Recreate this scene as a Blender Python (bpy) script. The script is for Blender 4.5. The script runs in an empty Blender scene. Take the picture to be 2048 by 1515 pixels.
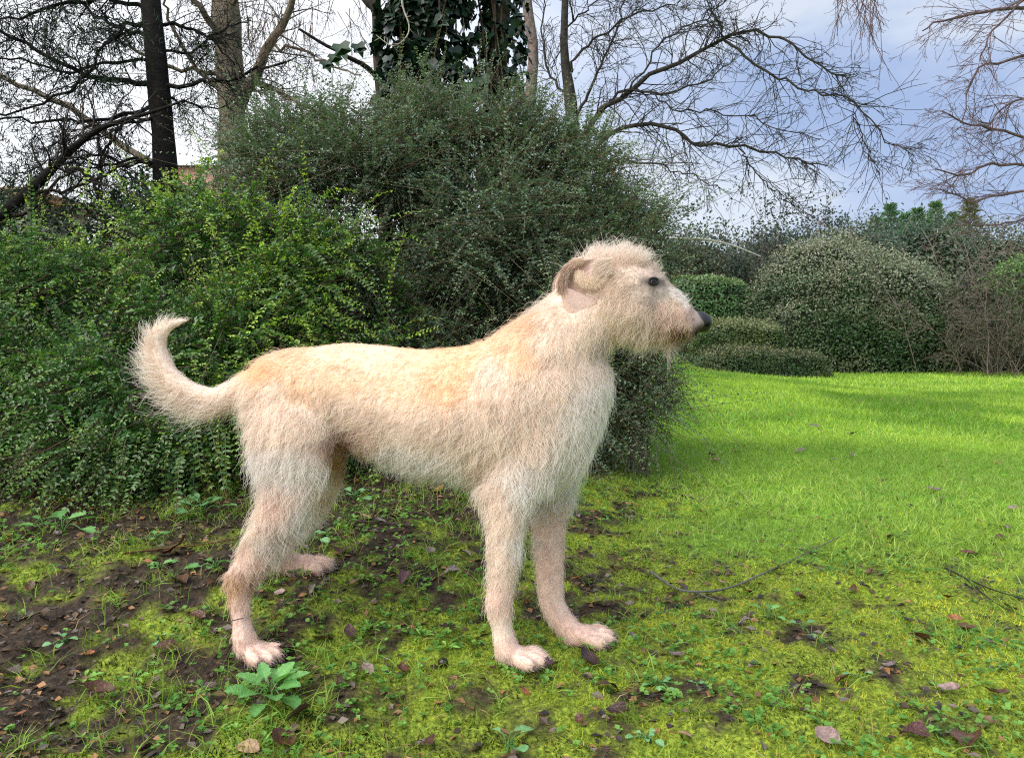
import bpy, bmesh, math, random, time
import numpy as np
from mathutils import Vector, Matrix
from mathutils.kdtree import KDTree
from mathutils.bvhtree import BVHTree

T0 = time.time()
random.seed(7)
RNG = np.random.default_rng(7)
scene = bpy.context.scene
COL = scene.collection

# ------------------------------------------------------------------ camera
F_PX, HOR, CAM_H = 1547.0, 680.0, 0.61      # focal length in photo pixels, horizon row, eye height
cam_d = bpy.data.cameras.new("camera")
cam_d.sensor_width = 36.0
cam_d.lens = 36.0 * F_PX / 2048.0
cam_d.shift_y = -(757.5 - HOR) / 2048.0
cam_d.clip_start, cam_d.clip_end = 0.02, 2000.0
cam = bpy.data.objects.new("camera", cam_d)
cam.location = (0, 0, CAM_H)
cam.rotation_euler = (math.radians(90), 0, 0)
COL.objects.link(cam)
scene.camera = cam

# ------------------------------------------------------------------ sky, sun, exposure
SUN_EL, SUN_AZ = math.radians(44), math.radians(-135)   # azimuth from +Y towards +X: behind and left of the camera
wd = bpy.data.worlds.new("World")
scene.world = wd
wd.use_nodes = True
wn, wl = wd.node_tree.nodes, wd.node_tree.links
wn.clear()
def wnode(t, **k):
    n = wn.new(t)
    for a, b in k.items():
        setattr(n, a, b)
    return n
w_out = wnode("ShaderNodeOutputWorld")
w_bg = wnode("ShaderNodeBackground")
w_bg.inputs["Strength"].default_value = 0.1
sky = wnode("ShaderNodeTexSky", sky_type='NISHITA', sun_disc=False)
sky.sun_elevation, sky.sun_rotation = SUN_EL, SUN_AZ
tc = wnode("ShaderNodeTexCoord")
mp = wnode("ShaderNodeMapping")
mp.inputs["Scale"].default_value = (1.0, 1.0, 2.2)
mp.inputs["Location"].default_value = (0.35, 0.1, 0.25)
wl.new(tc.outputs["Generated"], mp.inputs["Vector"])
n1 = wnode("ShaderNodeTexNoise")
n1.inputs["Scale"].default_value = 3.0
n1.inputs["Detail"].default_value = 6.0
n1.inputs["Roughness"].default_value = 0.52
n1.inputs["Distortion"].default_value = 0.35
wl.new(mp.outputs["Vector"], n1.inputs["Vector"])
cr = wnode("ShaderNodeValToRGB")
cr.color_ramp.elements[0].position, cr.color_ramp.elements[0].color = 0.38, (2.0, 2.6, 4.0, 1)
cr.color_ramp.elements[1].position, cr.color_ramp.elements[1].color = 0.62, (3.8, 4.15, 4.75, 1)
e = cr.color_ramp.elements.new(0.5); e.color = (2.65, 3.2, 4.4, 1)
wl.new(n1.outputs["Fac"], cr.inputs["Fac"])
# the overcast is brighter on the side where the veiled sun stands (left)
sep = wnode("ShaderNodeSeparateXYZ")
wl.new(tc.outputs["Generated"], sep.inputs["Vector"])
mr = wnode("ShaderNodeMapRange")
mr.interpolation_type = 'SMOOTHSTEP'
mr.inputs["From Min"].default_value, mr.inputs["From Max"].default_value = 0.34, -0.36
mr.inputs["To Min"].default_value, mr.inputs["To Max"].default_value = 0.0, 1.0
wl.new(sep.outputs["X"], mr.inputs["Value"])
mixw = wnode("ShaderNodeMix", data_type='RGBA')
wl.new(mr.outputs["Result"], mixw.inputs["Factor"])
wl.new(cr.outputs["Color"], mixw.inputs[6])
mixw.inputs[7].default_value = (6.6, 6.75, 7.0, 1)
mixs = wnode("ShaderNodeMix", data_type='RGBA')
mixs.inputs["Factor"].default_value = 0.92
wl.new(sky.outputs["Color"], mixs.inputs[6])
wl.new(mixw.outputs[2], mixs.inputs[7])
wl.new(mixs.outputs[2], w_bg.inputs["Color"])
wl.new(w_bg.outputs["Background"], w_out.inputs["Surface"])

sun_d = bpy.data.lights.new("sun", 'SUN')
sun_d.energy, sun_d.angle, sun_d.color = 2.0, math.radians(65), (1.0, 0.965, 0.92)
sun = bpy.data.objects.new("sun", sun_d)
COL.objects.link(sun)
_d = Vector((math.sin(SUN_AZ) * math.cos(SUN_EL), math.cos(SUN_AZ) * math.cos(SUN_EL), math.sin(SUN_EL)))
sun.rotation_euler = (-_d).to_track_quat('-Z', 'Y').to_euler()
sun.location = _d * 30

vs = scene.view_settings
vs.view_transform, vs.look, vs.gamma, vs.use_curve_mapping = 'Standard', 'None', 1.0, False
vs.exposure = 0.98
scene.render.engine = 'CYCLES'
scene.cycles.use_denoising = False
scene.cycles.filter_width = 1.15
scene.cycles.max_bounces = 12
scene.cycles.diffuse_bounces = 7
scene.cycles.transmission_bounces = 7
scene.cycles.transparent_max_bounces = 8
scene.cycles_curves.shape = 'RIBBONS'
scene.cycles.use_adaptive_sampling = True
scene.cycles.adaptive_threshold = 0.02

# ------------------------------------------------------------------ helpers
def P(px, py, Y):
    """photo pixel + distance -> world point"""
    return np.array([(px - 1024.0) / F_PX * Y, Y, CAM_H - (py - HOR) / F_PX * Y])

def smooth(a, b, x):
    t = np.clip((np.asarray(x, float) - a) / (b - a), 0, 1)
    return t * t * (3 - 2 * t)

_LAT = RNG.random((64, 64))
def vnoise(x, y):
    x = np.asarray(x, float); y = np.asarray(y, float)
    xi, yi = np.floor(x).astype(int), np.floor(y).astype(int)
    fx, fy = x - xi, y - yi
    fx, fy = fx * fx * (3 - 2 * fx), fy * fy * (3 - 2 * fy)
    g = lambda i, j: _LAT[i % 64, j % 64]
    return (g(xi, yi) * (1 - fx) + g(xi + 1, yi) * fx) * (1 - fy) + (g(xi, yi + 1) * (1 - fx) + g(xi + 1, yi + 1) * fx) * fy

def fbm(x, y, s, o=3):
    r, a, t = 0, 1.0, 0
    for k in range(o):
        r = r + a * vnoise(np.asarray(x) * s + 17.3 * k, np.asarray(y) * s + 9.1 * k); t += a
        a *= 0.5; s *= 2.03
    return r / t

def norm(v):
    v = np.asarray(v, float)
    return v / np.maximum(np.linalg.norm(v, axis=-1, keepdims=True), 1e-9)

def tag(o, label=None, cat=None, group=None, kind=None):
    if label: o["label"] = label
    if cat: o["category"] = cat
    if group: o["group"] = group
    if kind: o["kind"] = kind
    return o

def empty(name, loc=(0, 0, 0)):
    o = bpy.data.objects.new(name, None)
    o.empty_display_size = 0.05
    o.location = tuple(map(float, loc))
    COL.objects.link(o)
    return o

def link(name, me, mat=None, parent=None):
    o = bpy.data.objects.new(name, me)
    COL.objects.link(o)
    if mat is not None:
        if len(me.materials) == 0: me.materials.append(mat)
    if parent is not None:
        o.parent = parent
        o.matrix_parent_inverse = Matrix.Translation(-Vector(parent.location)) if parent.type == 'EMPTY' and parent.parent is None else Matrix.Identity(4)
    return o

def fast_mesh(name, V, Fa, smooth_sh=True, col=None):
    """V (n,3), Fa (m,3|4) arrays -> mesh, col per vertex (n,3)"""
    V = np.ascontiguousarray(V, np.float32); Fa = np.ascontiguousarray(Fa, np.int32)
    me = bpy.data.meshes.new(name)
    m, k = Fa.shape
    me.vertices.add(len(V)); me.vertices.foreach_set("co", V.ravel())
    me.loops.add(m * k); me.loops.foreach_set("vertex_index", Fa.ravel())
    me.polygons.add(m)
    me.polygons.foreach_set("loop_start", np.arange(0, m * k, k, dtype=np.int32))
    me.polygons.foreach_set("use_smooth", np.full(m, smooth_sh))
    if col is not None:
        a = me.attributes.new("col", 'FLOAT_COLOR', 'POINT')
        c = np.ones((len(V), 4), np.float32); c[:, :3] = col
        a.data.foreach_set("color", c.ravel())
    me.update(calc_edges=True)
    me.validate()
    return me

class MB:
    """collects tubes / sheets into one mesh"""
    def __init__(s): s.V, s.F, s.n, s.C = [], [], 0, []
    def add(s, V, Fq, c=(1, 1, 1)):
        V = np.asarray(V, float); Fq = np.asarray(Fq, int)
        if Fq.shape[1] == 3: Fq = np.c_[Fq, Fq[:, 2]]
        s.V.append(V); s.F.append(Fq + s.n); s.n += len(V)
        s.C.append(np.broadcast_to(np.asarray(c, float), V.shape))
    def tube(s, pts, rad, sides=4, c=(1, 1, 1), cap=False):
        pts = np.asarray(pts, float); n = len(pts)
        rad = np.broadcast_to(np.asarray(rad, float), (n,))
        t = np.empty_like(pts); t[1:-1] = pts[2:] - pts[:-2]; t[0] = pts[1] - pts[0]; t[-1] = pts[-1] - pts[-2]
        t = norm(t)
        ref = np.array([0.31, 0.2, 0.93]) if abs(t[0][2]) < 0.9 else np.array([1.0, 0.1, 0])
        u = norm(np.cross(t, ref)); v = np.cross(t, u)
        a = np.arange(sides) * 2 * math.pi / sides
        V = (pts[:, None] + rad[:, None, None] * (np.cos(a)[None, :, None] * u[:, None] + np.sin(a)[None, :, None] * v[:, None])).reshape(-1, 3)
        i = np.arange(n - 1)[:, None] * sides; j = np.arange(sides)[None]; jn = (j + 1) % sides
        Fq = np.stack([i + j, i + jn, i + sides + jn, i + sides + j], -1).reshape(-1, 4)
        s.add(V, Fq, c)
        if cap:
            b = s.n
            s.add(np.array([pts[0], pts[-1]]), np.zeros((0, 4), int), c)
            base = b - len(V)
            f = [[base + (k + 1) % sides, base + k, b, b] for k in range(sides)] + [[base + len(V) - sides + k, base + len(V) - sides + (k + 1) % sides, b + 1, b + 1] for k in range(sides)]
            s.F.append(np.array(f))
    def mesh(s, name, smooth_sh=True):
        V = np.concatenate(s.V); Fq = np.concatenate(s.F); C = np.concatenate(s.C)
        tri = Fq[:, 2] == Fq[:, 3]
        if tri.all(): return fast_mesh(name, V, Fq[:, :3], smooth_sh, C)
        if tri.any():
            q = Fq[~tri]
            Fq = np.concatenate([Fq[tri][:, :3], q[:, :3], q[:, [0, 2, 3]]])
        return fast_mesh(name, V, Fq, smooth_sh, C)
    def build(s, name, mat, parent=None, smooth_sh=True):
        return link(name, s.mesh(name, smooth_sh), mat, parent)

def mat_new(name):
    m = bpy.data.materials.new(name)
    m.use_nodes = True
    return m, m.node_tree.nodes, m.node_tree.links, m.node_tree.nodes["Principled BSDF"]

def attr_mat(name, rough=0.6, spec=0.3, transl=0.0, noise=0.0, nscale=40.0, bump=0.0, bscale=200.0, tcol=(1, 1, 1), coat=0.0):
    """principled material whose colour is the mesh attribute 'col', with noise variation, bump and leaf translucency"""
    m, N, L, b = mat_new(name)
    a = N.new("ShaderNodeAttribute"); a.attribute_name = "col"
    out = a.outputs["Color"]
    if noise:
        t = N.new("ShaderNodeTexNoise"); t.inputs["Scale"].default_value = nscale; t.inputs["Detail"].default_value = 5
        tcn = N.new("ShaderNodeNewGeometry"); L.new(tcn.outputs["Position"], t.inputs["Vector"])
        r = N.new("ShaderNodeMapRange"); r.inputs["To Min"].default_value = 1 - noise; r.inputs["To Max"].default_value = 1 + noise
        r.inputs["From Min"].default_value = 0.3; r.inputs["From Max"].default_value = 0.7
        L.new(t.outputs["Fac"], r.inputs["Value"])
        mx = N.new("ShaderNodeVectorMath"); mx.operation = 'SCALE'
        L.new(out, mx.inputs[0]); L.new(r.outputs["Result"], mx.inputs["Scale"]); out = mx.outputs["Vector"]
    L.new(out, b.inputs["Base Color"])
    b.inputs["Roughness"].default_value = rough
    b.inputs["Specular IOR Level"].default_value = spec
    b.inputs["Coat Weight"].default_value = coat
    if bump:
        t2 = N.new("ShaderNodeTexNoise"); t2.inputs["Scale"].default_value = bscale; t2.inputs["Detail"].default_value = 6
        g2 = N.new("ShaderNodeNewGeometry"); L.new(g2.outputs["Position"], t2.inputs["Vector"])
        bp = N.new("ShaderNodeBump"); bp.inputs["Strength"].default_value = bump; bp.inputs["Distance"].default_value = 0.01
        L.new(t2.outputs["Fac"], bp.inputs["Height"]); L.new(bp.outputs["Normal"], b.inputs["Normal"])
    if transl:
        tr = N.new("ShaderNodeBsdfTranslucent")
        mt = N.new("ShaderNodeVectorMath"); mt.operation = 'MULTIPLY'
        L.new(out, mt.inputs[0]); mt.inputs[1].default_value = tcol
        L.new(mt.outputs["Vector"], tr.inputs["Color"])
        ms = N.new("ShaderNodeMixShader"); ms.inputs["Fac"].default_value = transl
        o = N["Material Output"]
        L.new(b.outputs["BSDF"], ms.inputs[1]); L.new(tr.outputs["BSDF"], ms.inputs[2]); L.new(ms.outputs["Shader"], o.inputs["Surface"])
    return m

def plain_mat(name, c, rough=0.5, spec=0.4, **k):
    m, N, L, b = mat_new(name)
    b.inputs["Base Color"].default_value = (*c, 1); b.inputs["Roughness"].default_value = rough; b.inputs["Specular IOR Level"].default_value = spec
    t = N.new("ShaderNodeTexNoise"); t.inputs["Scale"].default_value = k.get("nscale", 60); t.inputs["Detail"].default_value = 5
    g = N.new("ShaderNodeNewGeometry"); L.new(g.outputs["Position"], t.inputs["Vector"])
    r = N.new("ShaderNodeValToRGB")
    v = k.get("var", 0.3)
    r.color_ramp.elements[0].position, r.color_ramp.elements[1].position = 0.3, 0.7
    r.color_ramp.elements[0].color = (*[x * (1 - v) for x in c], 1); r.color_ramp.elements[1].color = (*[x * (1 + v) for x in c], 1)
    L.new(t.outputs["Fac"], r.inputs["Fac"]); L.new(r.outputs["Color"], b.inputs["Base Color"])
    if k.get("bump"):
        bp = N.new("ShaderNodeBump"); bp.inputs["Strength"].default_value = k["bump"]; bp.inputs["Distance"].default_value = k.get("bdist", 0.002)
        L.new(t.outputs["Fac"], bp.inputs["Height"]); L.new(bp.outputs["Normal"], b.inputs["Normal"])
    return m
# ------------------------------------------------------------------ terrain
PAWS = [tuple(P(1036, 1333, 1.450)), tuple(P(1172, 1292, 1.565)), tuple(P(512, 1322, 1.468)), tuple(P(612, 1146, 1.76))]
def hgt0(x, y):
    x = np.asarray(x, float); y = np.asarray(y, float)
    prof = np.interp(y, [1.2, 1.45, 1.76, 2.1, 2.6, 4, 8, 24], [0, 0.0, 0.085, 0.12, 0.15, 0.2, 0.25, 0.1])
    xc = 0.02 + 0.33 * np.clip(y - 1.6, 0, 6)
    w = 1 - smooth(-0.42, 0.22, x - xc + 0.1)
    z = prof * w
    z = z + 0.25 * np.exp(-(((x - 1.7) / 1.8) ** 2 + ((y - 9.2) / 3.4) ** 2))
    fade = np.exp(-((np.clip(y - 1.0, 0, None)) / 6.0) ** 2)
    z = z + (fbm(x, y, 5.0, 3) - 0.5) * 0.045 * fade + (fbm(x + 31, y, 22.0, 3) - 0.5) * 0.030 * fade
    return z
_PC = [(p, p[2] - float(hgt0(p[0], p[1]))) for p in PAWS]
def hgt(x, y):
    z = hgt0(x, y)
    for p, d in _PC:
        z = z + d * np.exp(-((x - p[0]) ** 2 + (y - p[1]) ** 2) / 0.075 ** 2)
    return z
def hit(px, py):
    """where the view ray of a photo pixel meets the ground"""
    lo, prev = 0.9, 1.0
    Ys = np.concatenate([np.arange(0.95, 6, 0.004), np.arange(6, 30, 0.05)])
    x = (px - 1024.0) / F_PX * Ys; z = CAM_H - (py - HOR) / F_PX * Ys
    d = z - hgt(x, Ys)
    i = int(np.argmax(d < 0)) if (d < 0).any() else len(Ys) - 1
    return np.array([x[i], Ys[i], float(hgt(x[i], Ys[i]))])
def lawn_w(x, y):
    nz = fbm(x, y, 1.7, 3) - 0.5
    near = smooth(1.75, 3.1, y + nz * 1.0 + 0.35 * (x - 0.9))
    side = smooth(0.25, 1.0, x - 0.06 * (y - 3) + nz * 0.5 - 0.12 * np.clip(y - 5, 0, 6))
    return near * side
def moss_w(x, y):
    n = .45 * fbm(x + 5, y + 3, 4.2, 3) + .55 * fbm(x + 2, y + 8, 21.0, 3)
    right = smooth(-0.5, 0.55, x)
    front = smooth(1.95, 1.2, y)
    return smooth(0.43, 0.62, n - .045 + 0.15 * right + 0.05 * front - 0.17 * smooth(1.6, 2.4, y) * (1 - right))
def axis(lo, hi, fine_lo, fine_hi, step, grow):
    a = list(np.arange(fine_lo, fine_hi, step))
    s, x = step, fine_hi
    while x < hi: a.append(x); s *= grow; x += s
    a.append(hi); s, x, b = step, fine_lo, []
    while x > lo:
        s *= grow; x -= s; b.append(max(x, lo))
    return np.array(sorted(set(b)) + a)
gx = axis(-400, 400, -1.7, 1.9, 0.016, 1.07)
gy = axis(-60, 900, 1.0, 3.1, 0.0155, 1.07)
GX, GY = np.meshgrid(gx, gy)
GZ = hgt(GX, GY)
nx_, ny_ = len(gx), len(gy)
ii = (np.arange(ny_ - 1)[:, None] * nx_ + np.arange(nx_ - 1)[None]).ravel()
lw, mw = lawn_w(GX, GY).ravel(), moss_w(GX, GY).ravel()
me = fast_mesh("ground", np.c_[GX.ravel(), GY.ravel(), GZ.ravel()], np.stack([ii, ii + 1, ii + 1 + nx_, ii + nx_], 1), True,
               np.c_[lw, mw, np.zeros_like(lw)])
gm, N, L, B = mat_new("ground")
at = N.new("ShaderNodeAttribute"); at.attribute_name = "col"
sx = N.new("ShaderNodeSeparateColor"); L.new(at.outputs["Color"], sx.inputs["Color"])
geo = N.new("ShaderNodeNewGeometry")
def gnoise(s, d=6):
    t = N.new("ShaderNodeTexNoise"); t.inputs["Scale"].default_value = s; t.inputs["Detail"].default_value = d
    L.new(geo.outputs["Position"], t.inputs["Vector"]); return t
def gramp(src, els):
    r = N.new("ShaderNodeValToRGB")
    while len(r.color_ramp.elements) < len(els): r.color_ramp.elements.new(0.5)
    for e_, (p_, c_) in zip(r.color_ramp.elements, els): e_.position = p_; e_.color = (*c_, 1)
    L.new(src, r.inputs["Fac"]); return r.outputs["Color"]
def gmix(f, a, b):
    m_ = N.new("ShaderNodeMix"); m_.data_type = 'RGBA'
    L.new(f, m_.inputs["Factor"]); L.new(a, m_.inputs[6]); L.new(b, m_.inputs[7]); return m_.outputs[2]
soil = gramp(gnoise(55).outputs["Fac"], [(0.3, (0.014, 0.010, 0.007)), (0.5, (0.040, 0.026, 0.016)), (0.7, (0.085, 0.058, 0.035))])
moss = gramp(gnoise(120).outputs["Fac"], [(0.3, (0.06, 0.09, 0.010)), (0.5, (0.19, 0.25, 0.022)), (0.7, (0.38, 0.47, 0.05))])
lawn = gramp(gnoise(30).outputs["Fac"], [(0.3, (0.08, 0.19, 0.015)), (0.55, (0.17, 0.38, 0.03)), (0.75, (0.26, 0.5, 0.045))])
c1 = gmix(sx.outputs["Green"], soil, moss)
c2 = gmix(sx.outputs["Red"], c1, lawn)
L.new(c2, B.inputs["Base Color"]); B.inputs["Roughness"].default_value = 0.75; B.inputs["Specular IOR Level"].default_value = 0.25
bp = N.new("ShaderNodeBump"); bp.inputs["Strength"].default_value = 0.7; bp.inputs["Distance"].default_value = 0.012
L.new(gnoise(140).outputs["Fac"], bp.inputs["Height"]); L.new(bp.outputs["Normal"], B.inputs["Normal"])
ground = tag(link("ground", me, gm), kind="structure")
# ------------------------------------------------------------------ the dog
DY = 1.53     # distance of the dog's mid plane
dog = empty("dog", (float(P(760, 0, DY)[0]), DY, 0.0))
tag(dog, "shaggy cream rough-haired dog standing in profile facing right with curled tail", "dog")

def loft(rings):
    """rings: list of (k,3) arrays -> closed mesh"""
    k = len(rings[0]); V = np.concatenate(rings + [rings[0].mean(0)[None], rings[-1].mean(0)[None]])
    n = len(rings); Fq = []
    for i in range(n - 1):
        for j in range(k):
            Fq.append((i * k + j, i * k + (j + 1) % k, (i + 1) * k + (j + 1) % k, (i + 1) * k + j))
    for j in range(k):
        Fq.append((n * k, (j + 1) % k, j, j)); Fq.append((n * k + 1, (n - 1) * k + j, (n - 1) * k + (j + 1) % k, (n - 1) * k + (j + 1) % k))
    return V, Fq
body_mb = MB()
def resample(a, n):
    a = np.asarray(a, float); s = np.linspace(0, len(a) - 1, n); out = []
    for q in s:                                   # catmull-rom through the rows
        i = min(int(q), len(a) - 2); t = q - i
        p0, p1, p2, p3 = a[max(i - 1, 0)], a[i], a[i + 1], a[min(i + 2, len(a) - 1)]
        out.append(0.5 * (2 * p1 + (p2 - p0) * t + (2 * p0 - 5 * p1 + 4 * p2 - p3) * t * t + (3 * p1 - p0 - 3 * p2 + p3) * t ** 3))
    return np.array(out)
def slab(rows, Y=DY, n=40, k=28, ex=2.0):
    """rows of (x, top, bottom, halfwidth mm): upright slices"""
    rings = []
    for x, t, b, w in resample(rows, n):
        a = np.arange(k) * 2 * math.pi / k
        ca, sa = np.cos(a), np.sin(a)
        ca = np.sign(ca) * np.abs(ca) ** (2 / ex); sa = np.sign(sa) * np.abs(sa) ** (2 / ex)
        c = P(x, (t + b) / 2, Y); hz = (b - t) / 2 / F_PX * Y
        rings.append(np.c_[np.full(k, c[0]), Y + ca * w / 1000, c[2] + sa * hz])
    body_mb.add(*loft(rings))
def limb(rows, n=44, k=18):
    """rows of (x, y, Y, r px, depth radius factor): sections across a path"""
    R = resample(rows, n)
    C = np.array([P(r[0], r[1], r[2]) for r in R]); rad = R[:, 3] / F_PX * R[:, 2]
    t = np.gradient(C, axis=0); t = norm(t)
    dep = np.array([0, 1.0, 0])
    u = norm(np.cross(t, dep)); v = norm(np.cross(u, t))
    a = np.arange(k) * 2 * math.pi / k
    rings = [C[i] + rad[i] * (np.cos(a)[:, None] * u[i] + R[i, 4] * np.sin(a)[:, None] * v[i]) for i in range(n)]
    body_mb.add(*loft(rings))
def ball(c, r, ax=None, k=14):
    """ellipsoid, c world, r (3) along ax rows"""
    ax = np.eye(3) if ax is None else np.asarray(ax, float)
    rings = []
    for th in np.linspace(0.12, math.pi - 0.12, k):
        a = np.arange(k) * 2 * math.pi / k
        p = np.c_[np.sin(th) * np.cos(a) * r[0], np.sin(th) * np.sin(a) * r[1], np.full(k, math.cos(th) * r[2])]
        rings.append(np.asarray(c) + p @ ax)
    body_mb.add(*loft(rings))

# trunk, neck, head
slab([(497, 768, 835, 30), (515, 728, 868, 58), (550, 706, 892, 78), (610, 697, 900, 84), (690, 686, 896, 78), (760, 690, 915, 82), (840, 698, 938, 96),
      (920, 694, 952, 106), (1000, 676, 968, 108), (1060, 660, 975, 104), (1120, 650, 960, 94), (1165, 665, 925, 76), (1200, 700, 850, 52), (1216, 740, 800, 30)])
limb([(1010, 800, DY, 120, .8), (1080, 735, DY, 104, .85), (1130, 680, DY, 86, .88), (1168, 635, DY, 74, .88), (1195, 600, DY, 66, .9), (1215, 585, DY, 50, .9)])
slab([(1142, 570, 630, 28), (1158, 540, 655, 48), (1190, 523, 668, 60), (1225, 517, 673, 64), (1262, 518, 674, 62), (1292, 527, 673, 54), (1318, 546, 672, 45),
      (1342, 574, 672, 39), (1368, 602, 670, 34), (1386, 617, 667, 30), (1396, 627, 664, 24), (1402, 640, 655, 10)], n=44, ex=2.25)
for s in (-1, 1):
    c = P(1255, 610, DY); ball(c + [0, s * 0.045, 0], (0.045, 0.022, 0.04))             # cheek
    c = P(1372, 648, DY); ball(c + [0, s * 0.018, 0], (0.034, 0.017, 0.017))            # lip
# tail
limb([(520, 765, DY, 34, 1), (480, 782, DY, 27, 1), (435, 796, DY, 22, 1), (390, 788, DY, 20, 1), (345, 758, DY + .005, 19, 1), (320, 715, DY + .01, 18, 1), (316, 680, DY + .01, 16, 1), (336, 653, DY + .01, 11, 1), (376, 639, DY + .01, 3, 1)], 50, 12)
# legs: near front, far front, near hind, far hind
limb([(1070, 735, 1.53, 38.0, .6), (1075, 790, 1.487, 60.8, .6), (1074, 855, 1.468, 68.4, .62), (1045, 930, 1.462, 58.9, .65), (1018, 990, 1.458, 41.4, .8), (1010, 1050, 1.456, 33.3, .9), (1006, 1120, 1.455, 27.9, .95), (1001, 1170, 1.454, 23.4, 1),
      (998, 1208, 1.453, 24.3, 1), (1003, 1248, 1.452, 18.9, 1), (1010, 1285, 1.451, 22.5, 1.05), (1018, 1308, 1.45, 21.6, 1.2)])
limb([(1100, 800, 1.580, 57.0, .6), (1105, 880, 1.585, 58.9, .65), (1102, 960, 1.588, 43.7, .7), (1098, 1040, 1.588, 31.5, .85), (1099, 1110, 1.587, 27.0, .95), (1101, 1170, 1.585, 24.3, 1),
      (1105, 1205, 1.583, 23.4, 1), (1122, 1238, 1.578, 22.5, 1), (1142, 1262, 1.572, 22.5, 1.05), (1156, 1275, 1.568, 19.8, 1.2)])
limb([(610, 735, 1.53, 38.0, .6), (598, 785, 1.495, 70.3, .5), (587, 845, 1.474, 82.6, .55), (583, 910, 1.468, 77.9, .55), (580, 965, 1.468, 59.4, .6), (564, 1020, 1.468, 46.8, .7), (540, 1065, 1.468, 38.7, .8), (512, 1112, 1.469, 32.4, .85), (487, 1150, 1.47, 27.9, .9),
      (480, 1185, 1.47, 20.7, 1), (483, 1235, 1.47, 17.1, 1), (488, 1272, 1.469, 22.5, 1.05), (494, 1296, 1.468, 21.6, 1.2)])
limb([(610, 735, 1.53, 38.0, .6), (602, 785, 1.57, 70.3, .5), (622, 860, 1.59, 74.1, .55), (640, 930, 1.625, 49.4, .6), (625, 985, 1.65, 40.5, .65), (590, 1035, 1.68, 33.3, .75), (556, 1075, 1.71, 26.1, .85), (556, 1098, 1.73, 21.6, .95), (572, 1118, 1.745, 19.8, 1), (590, 1130, 1.755, 18.0, 1.1)])
ball(P(463, 1160, 1.47), (0.013, 0.012, 0.020)); ball(P(528, 1082, 1.712), (0.012, 0.011, 0.018)); ball(P(984, 988, 1.46), (0.020, 0.018, 0.024)); ball(P(982, 1218, 1.453), (0.009, 0.010, 0.013))
CLAWS = []
def paw(px, py, Y, d, L_=0.066, W=0.046, spread=1.0):
    """px,py: middle of the paw on the ground; d unit heading in the ground plane"""
    c = P(px, py, Y); d = np.array([d[0], d[1], 0.0]); d = d / np.linalg.norm(d); s = np.array([-d[1], d[0], 0]); up = np.array([0, 0, 1.0])
    ball(c + up * 0.018 - d * 0.010, (0.036, 0.024, 0.019), [d, s, up])
    for q, f in ((-1.5, 0.010), (-0.5, 0.024), (0.5, 0.024), (1.5, 0.010)):
        dd = norm(d + s * q * 0.16 * spread)
        o = c + d * f + s * q * 0.0150 * spread
        ball(o + up * 0.017 + dd * 0.010, (0.024, 0.0086, 0.0140), [dd, np.array([-dd[1], dd[0], 0]), up])
        CLAWS.append((o + up * 0.012 + dd * 0.030, dd))
paw(1036, 1330, 1.450, (1, -.35))
paw(1172, 1287, 1.565, (1, -.12), spread=1.25)
paw(512, 1320, 1.468, (.85, -.5))
paw(614, 1144, 1.76, (1, .05))

me_raw = body_mb.mesh("raw")
tmp = bpy.data.objects.new("tmp_body", me_raw); COL.objects.link(tmp)
md = tmp.modifiers.new("r", 'REMESH'); md.mode = 'VOXEL'; md.voxel_size = 0.0044
sm = tmp.modifiers.new("s", 'SMOOTH'); sm.factor = 0.5; sm.iterations = 5
dgr = bpy.context.evaluated_depsgraph_get()
bme = bpy.data.meshes.new_from_object(tmp.evaluated_get(dgr))
bpy.data.objects.remove(tmp); bpy.data.meshes.remove(me_raw)
bme.name = "body"
nv = len(bme.vertices)
BV = np.empty(nv * 3, np.float32); bme.vertices.foreach_get("co", BV); BV = BV.reshape(-1, 3).astype(float)
bme.polygons.foreach_set("use_smooth", np.ones(len(bme.polygons), bool))
bme.calc_loop_triangles()
TR = np.empty(len(bme.loop_triangles) * 3, np.int32); bme.loop_triangles.foreach_get("vertices", TR); TR = TR.reshape(-1, 3)
BN = np.empty(nv * 3, np.float32); bme.vertices.foreach_get("normal", BN); BN = BN.reshape(-1, 3).astype(float)
def to_px(V):
    return np.c_[1024 + V[:, 0] / V[:, 1] * F_PX, HOR + (CAM_H - V[:, 2]) / V[:, 1] * F_PX]

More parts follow.
